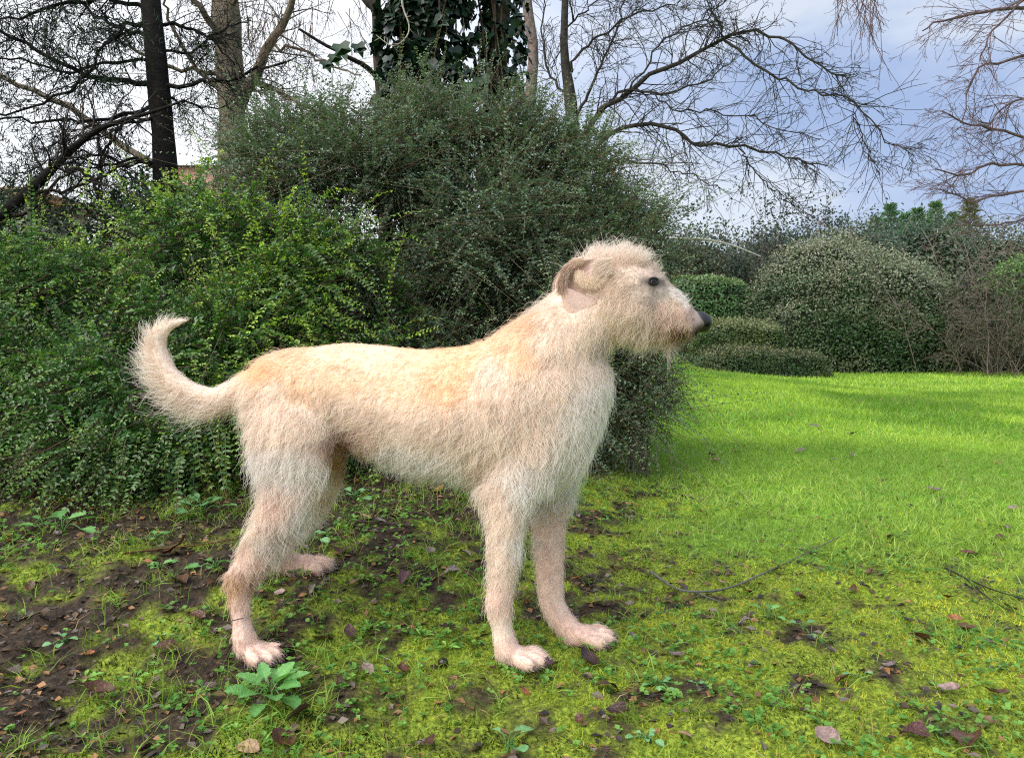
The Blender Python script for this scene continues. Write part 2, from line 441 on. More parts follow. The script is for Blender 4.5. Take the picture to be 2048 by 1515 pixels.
# --- fur chart: x, y, comb direction (px, y down), length mm, lift deg, colour
PE, CR, WH, PK, TN, GR, DK = (.95, .65, .45), (.925, .80, .695), (.93, .87, .82), (.88, .69, .60), (.66, .48, .34), (.74, .66, .60), (.10, .08, .075)
PC_ = (.94, .725, .55)
LP = (.89, .72, .63)
CHART = [
 (555, 705, -1, .1, 26, 25, PC_), (600, 690, -1, .1, 24, 28, PC_), (650, 688, -1, .1, 13, 12, PC_), (750, 692, -1, .1, 11, 10, PC_), (850, 698, -1, .12, 11, 10, PE), (930, 695, -1, .15, 16, 14, PE), (1000, 675, -1, .3, 26, 28, PC_),
 (1050, 640, -.9, .2, 34, 36, PC_), (1100, 615, -.9, .1, 34, 38, CR), (1130, 610, -.9, .3, 26, 30, CR),
 (530, 740, -1, .3, 28, 25, PE), (600, 760, -1, .35, 24, 16, PC_), (700, 755, -1, .25, 20, 14, PC_), (800, 770, -1, .3, 18, 12, PC_), (890, 770, -.9, .4, 20, 14, PE), (925, 730, -.9, .4, 22, 14, PE), (980, 750, -.8, .7, 28, 18, CR), (1040, 700, -.8, .6, 30, 22, PC_),
 (700, 830, -.9, .6, 34, 24, CR), (780, 850, -.9, .5, 30, 20, CR), (860, 850, -.8, .7, 34, 20, CR), (930, 850, -.6, .9, 36, 22, CR), (1000, 850, -.5, 1, 42, 24, CR),
 (692, 893, -.1, 1, 16, 24, (.52, .33, .30)), (688, 915, -.1, 1, 14, 20, (.42, .27, .24)), (725, 888, -.3, 1, 38, 28, LP), (780, 915, -.4, 1, 44, 32, WH), (850, 935, -.5, 1, 46, 32, WH), (920, 955, -.6, 1, 44, 32, WH), (960, 930, -.5, 1, 44, 26, CR),
 (1090, 680, -.6, .8, 34, 24, CR), (1150, 690, -.4, 1, 34, 24, CR), (1205, 705, -.2, 1, 32, 24, GR), (1120, 770, -.3, 1, 42, 28, CR), (1070, 780, -.5, 1, 40, 26, CR),
 (1215, 790, -.2, 1, 30, 26, WH), (1190, 850, -.2, 1, 34, 28, WH), (1160, 920, -.15, 1, 44, 28, WH), (1110, 950, -.1, 1, 52, 30, WH), (1160, 800, -.1, 1, 42, 26, WH),
 (1060, 880, -.25, 1, 48, 28, CR), (1050, 950, -.1, 1, 54, 30, WH), (1085, 1000, .1, 1, 42, 24, WH),
 (985, 975, -.9, .5, 44, 38, CR), (975, 1010, -.8, .7, 36, 34, CR), (1010, 1050, -.05, 1, 30, 22, CR), (1040, 1080, .25, 1, 28, 24, WH), (980, 1100, -.3, 1, 24, 24, CR), (1005, 1140, .1, 1, 26, 20, CR), (1000, 1200, 0, 1, 20, 18, LP), (1005, 1255, .05, 1, 15, 16, CR), (1012, 1295, .3, 1, 14, 20, PK), (1040, 1315, .9, .5, 13, 24, PK),
 (1100, 1040, 0, 1, 18, 14, LP), (1100, 1130, 0, 1, 18, 16, LP), (1104, 1200, 0, 1, 16, 16, LP), (1138, 1255, .6, .8, 16, 22, PK), (1178, 1275, 1, .4, 14, 24, PK),
 (545, 785, -.8, .6, 28, 20, CR), (495, 840, -.7, .8, 38, 36, CR), (560, 850, -.6, .9, 34, 24, CR), (640, 840, -.3, 1, 36, 26, CR), (500, 930, -.6, .9, 42, 36, WH), (575, 930, -.4, 1, 42, 28, WH), (640, 940, .2, 1, 40, 30, WH), (500, 1000, -.5, 1, 42, 34, CR),
 (560, 1010, -.2, 1, 40, 28, LP), (600, 1030, .3, 1, 38, 28, WH), (505, 1065, -.3, 1, 34, 26, CR), (545, 1085, .1, 1, 36, 28, WH), (480, 1120, -.2, 1, 20, 20, LP), (515, 1140, .1, 1, 26, 24, LP), (470, 1170, -.2, 1, 18, 20, TN), (490, 1185, 0, 1, 18, 18, PK), (483, 1240, 0, 1, 12, 12, PK), (490, 1280, .3, 1, 16, 22, PK), (520, 1308, .8, .6, 14, 24, PK),
 (680, 920, 0, 1, 26, 22, TN), (655, 985, 0, 1, 30, 26, CR), (570, 1110, .3, 1, 22, 22, LP), (615, 1128, .9, .5, 16, 24, PK), (590, 1120, .8, .6, 18, 24, PK),
 (480, 790, -1, .25, 46, 22, CR), (430, 800, -1, .35, 62, 26, CR), (380, 785, -1, .1, 60, 26, CR), (335, 745, -.7, -.6, 54, 28, CR), (315, 700, -.2, -1, 44, 28, CR), (325, 660, .5, -.8, 32, 26, CR), (375, 638, 1, -.35, 30, 16, CR), (350, 648, .9, -.5, 34, 20, CR),
 (1150, 530, -.8, -.3, 24, 45, CR), (1190, 518, -.3, -.8, 30, 62, CR), (1235, 512, 0, -1, 32, 66, CR), (1275, 515, .25, -1, 30, 62, CR), (1308, 532, .5, -.7, 19, 50, CR), (1325, 543, .7, -.4, 15, 46, CR), (1338, 560, .8, -.1, 14, 44, CR),
 (1348, 580, .6, .2, 13, 38, WH), (1370, 603, -.5, .3, 9, 26, WH), (1392, 620, -.5, .2, 6, 20, (.42, .37, .36)), (1384, 630, -.6, .4, 10, 22, (.55, .46, .43)), (1365, 632, -.6, .6, 14, 20, LP), (1345, 642, -.5, .8, 22, 26, PK), (1325, 618, -.4, .9, 20, 24, LP),
 (1345, 610, -.5, .7, 14, 24, CR), (1360, 622, -.5, .7, 14, 24, LP), (1378, 650, -.5, .8, 13, 24, LP), (1300, 640, -.4, .9, 27, 26, CR), (1398, 658, -.2, .8, 8, 22, DK), (1386, 664, -.2, .9, 10, 22, (.16, .11, .10)), (1368, 667, -.2, 1, 12, 22, (.30, .19, .16)), (1350, 668, -.2, 1, 14, 24, (.45, .29, .24)), (1390, 645, -.7, .4, 6, 16, (.35, .30, .29)), (1372, 663, -.3, 1, 11, 26, TN), (1345, 662, -.3, 1, 18, 26, TN), (1378, 673, .15, 1, 26, 44, CR), (1335, 676, .05, 1, 38, 46, CR), (1290, 675, -.1, 1, 25, 36, CR), (1315, 665, -.4, 1, 22, 26, PK),
 (1307, 563, -.2, .3, 4, 10, DK), (1296, 566, -.8, .3, 4, 10, DK), (1319, 561, .5, -.2, 4, 12, DK), (1312, 572, .1, .9, 5, 12, (.2, .16, .15)), (1291, 567, -.9, .2, 5, 12, (.25, .2, .18)), (1324, 566, .5, .5, 6, 12, DK), (1318, 576, .1, .9, 7, 12, (.3, .26, .24)), (1318, 580, 0, 1, 9, 16, GR), (1290, 575, -.7, .3, 12, 18, CR), (1298, 548, -.6, -.3, 7, 24, LP), (1322, 550, .6, -.3, 8, 30, CR), (1308, 551, .2, -.8, 5, 24, (.5, .4, .36)), (1265, 560, -.9, .2, 18, 24, CR), (1240, 600, -.8, .6, 18, 26, CR), (1275, 620, -.6, .8, 20, 28, CR), (1210, 630, -.6, .9, 22, 28, CR), (1245, 660, -.5, .9, 20, 26, CR), (1200, 560, -.9, .3, 16, 24, LP), (1170, 600, -.6, .8, 18, 22, CR), (1175, 660, -.4, 1, 28, 26, CR),
]
CH = np.array([[a, b, c, d, l, f, *k] for a, b, c, d, l, f, k in CHART])
_leg = (CH[:, 1] > 1030) & (CH[:, 1] < 1270); CH[_leg, 4] *= 1.1; CH[_leg, 5] += 7
_tl = (CH[:, 0] < 470) & (CH[:, 1] < 850); CH[_tl, 4] *= .85
_tt = (CH[:, 0] < 400) & (CH[:, 1] < 710); CH[_tt, 4] *= .75
_be = (CH[:, 1] > 870) & (CH[:, 0] > 700) & (CH[:, 0] < 970); CH[_be, 4] *= .8
_bd = (CH[:, 1] > 590) & (CH[:, 0] < 1230) & (CH[:, 0] > 470); CH[_bd, 4] *= .74
_hd = (CH[:, 1] < 560) & (CH[:, 0] > 1140); CH[_hd, 4] *= 1.2
_mz = (CH[:, 0] > 1230) & (CH[:, 1] > 570) & (CH[:, 1] < 690) & (CH[:, 4] > 7); CH[_mz, 4] *= 1.3; CH[_mz, 5] += 10
def chart(px):
    out = np.zeros((len(px), 7)); 
    for i in range(0, len(px), 20000):
        d2 = ((px[i:i + 20000, None] - CH[None, :, :2]) ** 2).sum(-1)
        w = 1 / (d2 + 64) ** 2
        w /= w.sum(1, keepdims=True)
        out[i:i + 20000] = w @ CH[:, 2:9]
    return out
vc = chart(to_px(BV))
skin = vc[:, 4:7] ** 1.15 * .95 * np.array([.97, .93, .90])
a_ = bme.attributes.new("col", 'FLOAT_COLOR', 'POINT')
a_.data.foreach_set("color", np.c_[skin, np.ones(nv)].astype(np.float32).ravel())
for m_ in list(bme.materials): pass
bme.materials.clear()
body = link("body", bme, attr_mat("dog_skin", 0.7, 0.2, noise=0.18, nscale=60, bump=0.25, bscale=300), dog)
bvh = BVHTree.FromPolygons([tuple(v) for v in BV], [tuple(t) for t in TR])
def on_dog(px, py):
    o = Vector((0, 0, CAM_H)); d = (Vector(P(px, py, 1.0)) - o).normalized()
    h = bvh.ray_cast(o, d)
    return np.array(h[0]), np.array(h[1])

def nearest(p, q, cell=.018):
    """index of the (about) nearest q for every p, by sorting into cells"""
    best = np.full(len(p), -1); bd = np.full(len(p), 1e9)
    key = lambda g: (g[:, 0] * 73856093) ^ (g[:, 1] * 19349663) ^ (g[:, 2] * 83492791)
    gq = np.floor(q / cell).astype(np.int64); kq = key(gq); order = np.argsort(kq, kind='stable'); ks = kq[order]
    gp = np.floor(p / cell).astype(np.int64)
    for dx in (-1, 0, 1):
        for dy in (-1, 0, 1):
            for dz in (-1, 0, 1):
                kp = key(gp + [dx, dy, dz]); lo = np.searchsorted(ks, kp, 'left'); hi = np.searchsorted(ks, kp, 'right')
                for j in range(int((hi - lo).max())):
                    m = lo + j < hi; c = order[np.minimum(lo + j, len(ks) - 1)]
                    d = ((p - q[c]) ** 2).sum(1); u = m & (d < bd); bd[u] = d[u]; best[u] = c[u]
    best[best < 0] = 0
    return best

FUR_POW = 1.15
# --- fur
def make_fur(name, N_, clump_n, lscale, lift_add, rad_root, rad_tip, wave, clump_amt, K=7, seed=1, bright=1.0, sel=None):
    rg = np.random.default_rng(seed)
    A, Bq, Cq = BV[TR[:, 0]], BV[TR[:, 1]], BV[TR[:, 2]]
    ar = np.linalg.norm(np.cross(Bq - A, Cq - A), axis=1)
    ti = rg.choice(len(TR), N_, p=ar / ar.sum())
    u, v = rg.random(N_), rg.random(N_); f = u + v > 1; u[f] = 1 - u[f]; v[f] = 1 - v[f]
    w = 1 - u - v
    p = A[ti] * w[:, None] + Bq[ti] * u[:, None] + Cq[ti] * v[:, None]
    n = norm(BN[TR[ti, 0]] * w[:, None] + BN[TR[ti, 1]] * u[:, None] + BN[TR[ti, 2]] * v[:, None])
    px = to_px(p)
    keep = np.ones(N_, bool)
    keep &= ~(np.hypot((px[:, 0] - 1307) / 1.7, px[:, 1] - 564) < 6.8)
    keep &= ~((px[:, 0] > 1391) & (px[:, 1] > 618) & (px[:, 1] < 660))
    keep &= p[:, 2] > hgt(p[:, 0], p[:, 1]) + 0.003
    keep &= ~((np.hypot(px[:, 0] - 1152, px[:, 1] - 588) < 40) & (p[:, 1] < DY - .02) & (rg.random(N_) < 0.6))
    if sel is not None: keep &= sel(px, p)
    p, n, px = p[keep], n[keep], px[keep]; M = len(p)
    c = chart(px)
    d2 = c[:, :2] + 0
    d2 = norm(d2)
    # comb noise, low frequency so that neighbouring locks swirl together
    ang = (fbm(px[:, 0] + p[:, 1] * 900, px[:, 1], 1 / 26.0, 2) - .5) * 1.5 + (fbm(px[:, 0] - 77, px[:, 1] + p[:, 1] * 700, 1 / 90.0, 2) - .5) * 0.9 + rg.normal(0, .12, M)
    ca, sa = np.cos(ang), np.sin(ang)
    dx, dy = d2[:, 0] * ca - d2[:, 1] * sa, d2[:, 0] * sa + d2[:, 1] * ca
    D = np.c_[dx, np.zeros(M), -dy]
    t = D - (D * n).sum(1, keepdims=True) * n
    tl = np.linalg.norm(t, axis=1, keepdims=True)
    t = np.where(tl > .15, t / np.maximum(tl, 1e-6), norm(np.c_[D[:, 0], 0 * ang, D[:, 2]] * .2 + n))
    L_ = c[:, 2] / 1000 * lscale * rg.uniform(.55, 1.15, M)
    lift = np.radians(c[:, 3] + lift_add) * rg.uniform(.7, 1.3, M)
    # tail feather: long outside of the curl, short inside
    tl_ = smooth(500, 440, px[:, 0]) * (px[:, 1] < 860)
    outw = n @ np.array([-.65, 0, -.75])
    outw = np.where(px[:, 1] < 720, n @ np.array([-1.0, 0, .1]), outw)
    side = .45 + .7 * smooth(-.5, .8, outw)
    L_ = L_ * (1 - tl_ + tl_ * side); lift = lift * (1 - tl_ + tl_ * side * .9)
    b = np.cross(n, t)
    s = np.linspace(0, 1, K)
    pts = np.empty((M, K, 3)); pts[:, 0] = p - n * 0.0015
    ph = rg.uniform(0, 6.28, M)
    g = np.array([0, 0, -1.0])
    grav = np.clip(c[:, 2] / 38, .1, 1.0) * .55
    onhead = (px[:, 0] > 1140) & (px[:, 1] < 560)
    grav = np.where(onhead, .1, grav)
    grav = grav * (1 - .8 * tl_)
    for k in range(1, K):
        q = s[k]
        dr = n * (np.sin(lift) * (1 - .75 * q))[:, None] + t * np.cos(lift)[:, None] + g * (grav * q)[:, None] + b * (wave * np.cos(ph + 5.5 * q))[:, None] * .8 + n * (wave * .4 * np.sin(ph * 1.7 + 6 * q))[:, None]
        pts[:, k] = pts[:, k - 1] + norm(dr) * (L_ / (K - 1))[:, None]
    # locks
    lockc = np.ones(M)
    if clump_n:
        ci = rg.choice(M, min(clump_n, M), replace=False)
        own = nearest(p, p[ci]); own = ci[own]
        amt = clump_amt * np.clip(c[:, 2] / 30, .25, 1) * (1 - .5 * tl_)
        wgt = (amt[:, None] * s[None] ** 1.2)[..., None]
        cen = pts[own]
        near = np.linalg.norm(p - p[own], axis=1) < 0.02
        pts = np.where(near[:, None, None], pts * (1 - wgt) + cen * wgt, pts)
        lockc = rg.uniform(.88, 1.08, M)[own]
    col = c[:, 4:7] * bright * .955
    mot = fbm(px[:, 0], px[:, 1] + p[:, 1] * 300, 1 / 40.0, 3)
    dirt = smooth(.60, .78, fbm(px[:, 0] + 400, px[:, 1], 1 / 22.0, 3)) * smooth(820, 1100, px[:, 1]) * smooth(700, 600, px[:, 0]) * .4
    col = col * ((0.90 + .2 * mot) * lockc)[:, None] * rg.uniform(.90, 1.06, (M, 1))
    col = col * (1 - dirt[:, None]) + dirt[:, None] * np.array([.30, .19, .11])
    col = np.clip(col, .02, .95) ** FUR_POW
    ctr = P(760, 700, DY) * [1, 1, 0]
    cu = bpy.data.hair_curves.new(name)
    cu.add_curves([K] * M)
    cu.attributes["position"].data.foreach_set("vector", pts.astype(np.float32).ravel())
    ra = cu.attributes.get("radius") or cu.attributes.new("radius", 'FLOAT', 'POINT')
    ra.data.foreach_set("value", np.tile(rad_root + (rad_tip - rad_root) * s, M).astype(np.float32))
    ca_ = cu.attributes.new("col", 'FLOAT_COLOR', 'CURVE')
    ca_.data.foreach_set("color", np.c_[col, np.ones(M)].astype(np.float32).ravel())
    return cu
fm, N, L, B = mat_new("dog_fur")
at = N.new("ShaderNodeAttribute"); at.attribute_name = "col"
hi = N.new("ShaderNodeHairInfo")
mr_ = N.new("ShaderNodeMapRange"); mr_.inputs["To Min"].default_value = 0.95; mr_.inputs["To Max"].default_value = 1.05
L.new(hi.outputs["Intercept"], mr_.inputs["Value"])
sc_ = N.new("ShaderNodeVectorMath"); sc_.operation = 'SCALE'
L.new(at.outputs["Color"], sc_.inputs[0]); L.new(mr_.outputs["Result"], sc_.inputs["Scale"])
hb = N.new("ShaderNodeBsdfHairPrincipled"); hb.parametrization = 'COLOR'; hb.model = 'CHIANG'
gmm = N.new("ShaderNodeGamma"); gmm.inputs["Gamma"].default_value = 2.6; L.new(sc_.outputs["Vector"], gmm.inputs["Color"])
L.new(gmm.outputs["Color"], hb.inputs["Color"]); hb.inputs["Roughness"].default_value = .42; hb.inputs["Radial Roughness"].default_value = .6
L.new(sc_.outputs["Vector"], B.inputs["Base Color"]); B.inputs["Roughness"].default_value = .6; B.inputs["Specular IOR Level"].default_value = .2
mxs = N.new("ShaderNodeMixShader"); mxs.inputs["Fac"].default_value = .45
L.new(B.outputs["BSDF"], mxs.inputs[1]); L.new(hb.outputs[0], mxs.inputs[2]); L.new(mxs.outputs["Shader"], N["Material Output"].inputs["Surface"])
FUR = globals().get("FUR_SCALE", 1.0)
under = make_fur("undercoat", int(160000 * FUR), 11000, .66, 4, .00026, .00010, .40, .45, K=5, seed=2, bright=.92)  # darkened tone paints shade in beneath the long coat
link("undercoat", under, fm, dog)
guard = make_fur("long_coat", int(58000 * FUR), 5600, 1.5, 6, .00042, .00010, .85, .66, K=9, seed=3, bright=1.03)
link("long_coat", guard, fm, dog)
stray = make_fur("stray_hairs", int(20000 * FUR), 0, 1.9, 17, .00034, .00008, .9, 0, K=9, seed=4, bright=1.08)
link("stray_hairs", stray, fm, dog)

beard = make_fur("face_locks", int(80000 * FUR), 2600, 1.25, 14, .00038, .00009, .95, .7, K=9, seed=6, bright=1.03, sel=lambda px, p: (px[:, 0] > 1225) & (px[:, 0] < 1392) & (px[:, 1] > 565) & (px[:, 1] < 690) & (px[:, 1] > 565 + (px[:, 0] - 1300) * .55))
link("face_locks", beard, fm, dog)

crown = make_fur("crown_hair", int(60000 * FUR), 900, 1.35, 8, .00036, .00008, .6, .5, K=8, seed=8, bright=1.05, sel=lambda px, p: (px[:, 0] > 1150) & (px[:, 0] < 1345) & (px[:, 1] < 535 + np.clip(px[:, 0] - 1300, 0, 99) * .7))
link("crown_hair", crown, fm, dog)

# --- eye, nose, mouth, ears, claws
def uvball(c, r, ax=None, k=16):
    m = MB(); ax = np.eye(3) if ax is None else np.asarray(ax, float); rings = []
    for th in np.linspace(0.05, math.pi - 0.05, k):
        a = np.arange(k) * 2 * math.pi / k
        rings.append(np.asarray(c) + np.c_[np.sin(th) * np.cos(a) * r[0], np.sin(th) * np.sin(a) * r[1], np.full(k, math.cos(th) * r[2])] @ ax)
    m.add(*loft(rings)); return m
eye_m = plain_mat("eye", (.008, .005, .004), 0.12, 0.35, var=.2); pass
lid_m = plain_mat("eyelid", (.022, .018, .018), 0.5, 0.3)
ep, en = on_dog(1307, 563)
for s in (0, 1):
    c, nn = ep.copy(), en.copy()
    if s: c[1] = 2 * DY - c[1]; nn[1] = -nn[1]
    ey = uvball(c - nn * 0.0055, (.0098, .0098, .0088)).build("eye", eye_m, dog)
    xx = norm(np.cross([0, 0, 1.0], nn)); yy = np.cross(nn, xx)
    m = MB(); a = np.linspace(0, 2 * math.pi, 25)
    ring = [c + nn * (.0012 - .0012 * abs(math.cos(q))) + xx * .0112 * math.cos(q) + yy * (.0058 * math.sin(q) + (.0010 if math.sin(q) > 0 else 0) - .0016 * math.cos(q) * (1 if xx[0] < 0 else -1)) for q in a]
    m.tube(ring, .0026, 6)
    m.build("eyelid", lid_m, dog)
nose_m = plain_mat("nose_leather", (.018, .018, .021), 0.38, 0.5, nscale=900, bump=0.6, bdist=.0006, var=.5)
nm = MB()
k = 24; rings = []
for x, t, b, w in resample([(1384, 634, 652, 12), (1390, 624, 660, 20), (1398, 622, 664, 22.5), (1408, 625, 664, 22), (1417, 631, 661, 17.5), (1422, 639, 653, 9)], 16):
    a = np.arange(k) * 2 * math.pi / k; ca = np.sign(np.cos(a)) * np.abs(np.cos(a)) ** .85; sa = np.sign(np.sin(a)) * np.abs(np.sin(a)) ** .85
    c = P(x, (t + b) / 2, DY); hz = (b - t) / 2 / F_PX * DY
    wz = np.where(sa < 0, 1 - .35 * np.abs(sa), 1.0)
    rings.append(np.c_[np.full(k, c[0]), DY + ca * w / 1000 * wz, c[2] + sa * hz])
nm.add(*loft(rings))
nose = nm.build("nose", nose_m, dog)
nst_m = plain_mat("nostril", (.004, .004, .004), 0.8, 0.1)
for s in (-1, 1):
    c = P(1410, 649, DY) + [0, s * .0185, 0]
    uvball(c, (.0055, .0040, .0038), [norm([1, s * .6, .25]), norm([-s * .6, 1, 0]), [0, 0, 1]], 10).build("nostril", nst_m, nose)
lip_m = plain_mat("lip", (.05, .03, .028), 0.5, 0.35)
for s in (-1, 1):
    m = MB(); pl = []
    for x, y in ((1404, 660), (1392, 665), (1376, 668), (1358, 669), (1338, 667), (1322, 663)):
        try: q, nn = on_dog(x, y)
        except Exception: continue
        if q.ndim == 0: continue
        q = q + nn * .0035
        if s > 0: q[1] = 2 * DY - q[1]
        pl.append(q)
    m.tube(resample(pl, 14), np.linspace(.0040, .0016, 14), 6); m.build("mouth", lip_m, dog)
claw_m = plain_mat("claw", (.06, .045, .04), 0.4, 0.4)
for c, d in CLAWS:
    m = MB(); q = [c, c + d * .005 + [0, 0, .0005], c + d * .009 - [0, 0, .002], c + d * .012 - [0, 0, .006]]
    m.tube(q, [.0036, .0034, .0024, .0007], 6); m.build("claw", claw_m, dog)
# ears: rose ears folded back, the leather shows inside out below the fold
ear_m = attr_mat("ear_skin", 0.7, 0.2, transl=.15, noise=.10, nscale=220, bump=.3, bscale=500, tcol=(1, .6, .5))
def sheet(m, rows, thick, col):
    """rows: grid of points (r,c,3) -> thick sheet"""
    G = np.asarray(rows, float); r_, c_ = G.shape[:2]
    nu = np.cross(np.gradient(G, axis=0), np.gradient(G, axis=1)); nu = norm(nu)
    V = np.concatenate([(G - nu * thick / 2).reshape(-1, 3), (G + nu * thick / 2).reshape(-1, 3)]); o = r_ * c_
    Fq = []
    for i in range(r_ - 1):
        for j in range(c_ - 1):
            q = i * c_ + j; Fq += [(q, q + 1, q + 1 + c_, q + c_), (o + q + c_, o + q + 1 + c_, o + q + 1, o + q)]
    rim = [j for j in range(c_)] + [i * c_ + c_ - 1 for i in range(1, r_)] + [(r_ - 1) * c_ + j for j in range(c_ - 2, -1, -1)] + [i * c_ for i in range(r_ - 2, 0, -1)]
    for a, b in zip(rim, rim[1:] + rim[:1]): Fq.append((b, a, o + a, o + b))
    C = np.asarray(col, float)
    if C.ndim == 3: C = np.concatenate([C.reshape(-1, 3)] * 2)
    m.add(V, Fq, C)
def ear(sgn):
    def E(px, py, off):
        q = P(px, py, DY); q[1] = DY - .055 - off / 1000.0
        if sgn > 0: q[1] = 2 * DY - q[1]
        return q
    m = MB()
    # outer roll: from the base on the skull back and down to the fold
    sp = resample([(1186, 530, -16), (1166, 525, 0), (1146, 530, 6), (1131, 543, 8), (1122, 562, 7), (1120, 584, 6)], 16)
    wd_ = np.interp(np.linspace(0, 1, 16), [0, .3, .6, 1], [2, 4.5, 7, 6.5])
    rows, cols = [], []
    for i in range(16):
        tx, ty = sp[min(i + 1, 15), :2] - sp[max(i - 1, 0), :2]; l_ = math.hypot(tx, ty); nx2, ny2 = -ty / l_, tx / l_
        row, cc = [], []
        for j in range(9):
            a = -1.9 + 3.8 * j / 8
            row.append(E(sp[i, 0] + nx2 * wd_[i] * math.sin(a) * -1, sp[i, 1] + ny2 * wd_[i] * math.sin(a) * -1, sp[i, 2] + wd_[i] * .45 * math.cos(a)))
            inner = smooth(5, 8, j)
            bs_ = smooth(7, 2, i); cc.append((np.array([.76, .60, .49]) * (1 - bs_) + np.array([.90, .76, .64]) * bs_) * (1 - inner) + inner * np.array([.78, .50, .44]))
        rows.append(row); cols.append(cc)
    sheet(m, rows, .002, cols)
    # the curled inner roll
    sp = resample([(1214, 550, -10), (1192, 562, 0), (1172, 566, 5), (1156, 561, 5), (1150, 550, 2)], 12)
    rr = np.interp(np.linspace(0, 1, 12), [0, .5, 1], [5, 8.5, 5])
    mt = [E(*q) for q in sp]
    m.tube(resample(mt, 14), np.interp(np.linspace(0, 1, 14), [0, .5, 1], [.005, .0065, .003]), 10, (.86, .68, .54), True)
    e_ = m.build("ear", ear_m, dog)
    # concha: hollow behind the roll, shade painted darker where it sinks deepest
    m = MB()
    lft = resample([(1185, 524), (1150, 528), (1126, 548), (1118, 572), (1120, 594)], 10); rgt = resample([(1208, 545), (1196, 560), (1186, 578), (1176, 592), (1168, 602)], 10)
    G_, GC_ = [], []
    for u_ in range(10):
        G_.append([E(*(lft[u_] * (1 - v_) + rgt[u_] * v_), 6 - 9 * v_ - 7 * math.sin(math.pi * min(1, v_ * 1.6))) for v_ in np.linspace(0, 1, 9)])
        GC_.append([np.array([.86, .62, .54]) * (.7 + .3 * abs(2 * v_ - .7)) for v_ in np.linspace(0, 1, 9)])
    sheet(m, G_, .0016, GC_)
    m.build("ear_hollow", ear_m, e_)
    # turned-out flap, bare pink skin
    m = MB(); rows, cols = [], []
    top = resample([(1116, 580), (1130, 580), (1152, 588), (1186, 600)], 12)
    bot = resample([(1120, 600), (1132, 629), (1150, 645), (1190, 622)], 12)
    for i, u_ in enumerate(np.linspace(0, 1, 8)):
        rows.append([E(*(top[j] * (1 - u_) + bot[j] * u_), 12 - 9 * (j / 11.0) + 4 * math.sin(math.pi * u_) - 5 * u_) for j in range(12)])
        cols.append([np.array([.97, .68, .59]) * (.92 + .1 * u_) * (1 - .25 * (j / 11)) + np.array([.12, .12, .1]) * (j / 11) for j in range(12)])
    sheet(m, rows, .0018, cols)
    m.build("ear_flap", ear_m, e_)
    # short hair over the back of the ear and the roll
    rg_ = np.random.default_rng(12)
    M = 7000; K = 6
    path = resample([(1186, 530, -16), (1166, 525, 0), (1146, 530, 6), (1131, 543, 8), (1122, 562, 7), (1120, 584, 6)], 40)
    f = rg_.random(M); qi = (f * 38).astype(int); c2 = path[qi]; tv = path[qi + 1] - path[qi]
    tv = tv[:, :2] / np.linalg.norm(tv[:, :2], axis=1, keepdims=True); nv_ = np.c_[-tv[:, 1], tv[:, 0]]
    aa = rg_.uniform(-1.5, .9, M); w_ = np.interp(f, [0, .3, .6, 1], [2, 4.5, 7, 6.5])
    pp = np.array([E(c2[i, 0] - nv_[i, 0] * w_[i] * math.sin(-aa[i]), c2[i, 1] - nv_[i, 1] * w_[i] * math.sin(-aa[i]), c2[i, 2] + w_[i] * .45 * math.cos(aa[i])) for i in range(M)])
    D = np.c_[tv[:, 0] - .35 - .25 * nv_[:, 0] * np.sin(-aa), np.full(M, sgn * .38), -(tv[:, 1] - .25 * nv_[:, 1] * np.sin(-aa))] + rg_.normal(0, .24, (M, 3))
    L2 = rg_.uniform(.007, .017, M); pts = pp[:, None] + norm(D)[:, None] * (L2[:, None] * np.linspace(0, 1, K))[..., None]
    pts[:, :, 2] -= (L2[:, None] * .25 * np.linspace(0, 1, K) ** 2)
    col = np.where((rg_.random(M) < .4 * smooth(.3, .6, f))[:, None], np.array([[.42, .30, .25]]), np.array([[.84, .67, .55]])) * rg_.uniform(.75, 1.15, (M, 1))
    bs_ = smooth(.4, .1, f)[:, None]; col = col * (1 - bs_) + bs_ * np.array([.88, .76, .63])
    M3 = 900; f3 = rg_.random(M3)
    pe = np.array([E(1194 + 24 * rg_.random(), 522 + 30 * q, 7 + 4 * rg_.random()) for q in f3])
    De = norm(np.c_[rg_.normal(-1, .2, M3), np.full(M3, sgn * .15) + rg_.normal(0, .1, M3), rg_.normal(-.25, .25, M3)]); Le = rg_.uniform(.014, .030, M3)
    pts = np.concatenate([pts, pe[:, None] + De[:, None] * (Le[:, None] * np.linspace(0, 1, K))[..., None] - np.array([0, 0, 1.0]) * (Le[:, None] * .3 * np.linspace(0, 1, K) ** 2)[..., None]])
    col = np.concatenate([col, np.array([[.92, .79, .69]]) * rg_.uniform(.85, 1.05, (M3, 1))])
    # roll
    path = resample([(1214, 550, -10), (1192, 562, 0), (1172, 566, 5), (1156, 561, 5), (1150, 550, 2)], 30)
    M2 = 4000; qi = rg_.integers(0, 29, M2); c3 = path[qi] + rg_.normal(0, 3.5, (M2, 3)) * [1, 1, .3]
    p3 = np.array([E(*q) for q in c3]); p3[:, 1] += sgn * .006
    L3 = rg_.uniform(.008, .018, M2); D3 = norm(np.c_[rg_.normal(.35, .3, M2), np.full(M2, sgn * .3), rg_.normal(-.8, .3, M2)])
    pt3 = p3[:, None] + D3[:, None] * (L3[:, None] * np.linspace(0, 1, K))[..., None]
    col = np.concatenate([col, np.array([[.91, .76, .62]]) * rg_.uniform(.8, 1.08, (M2, 1))]); pts = np.concatenate([pts, pt3])
    cu = bpy.data.hair_curves.new("ear_fur"); cu.add_curves([K] * len(pts))
    cu.attributes["position"].data.foreach_set("vector", pts.astype(np.float32).ravel())
    ra = cu.attributes.get("radius") or cu.attributes.new("radius", 'FLOAT', 'POINT')
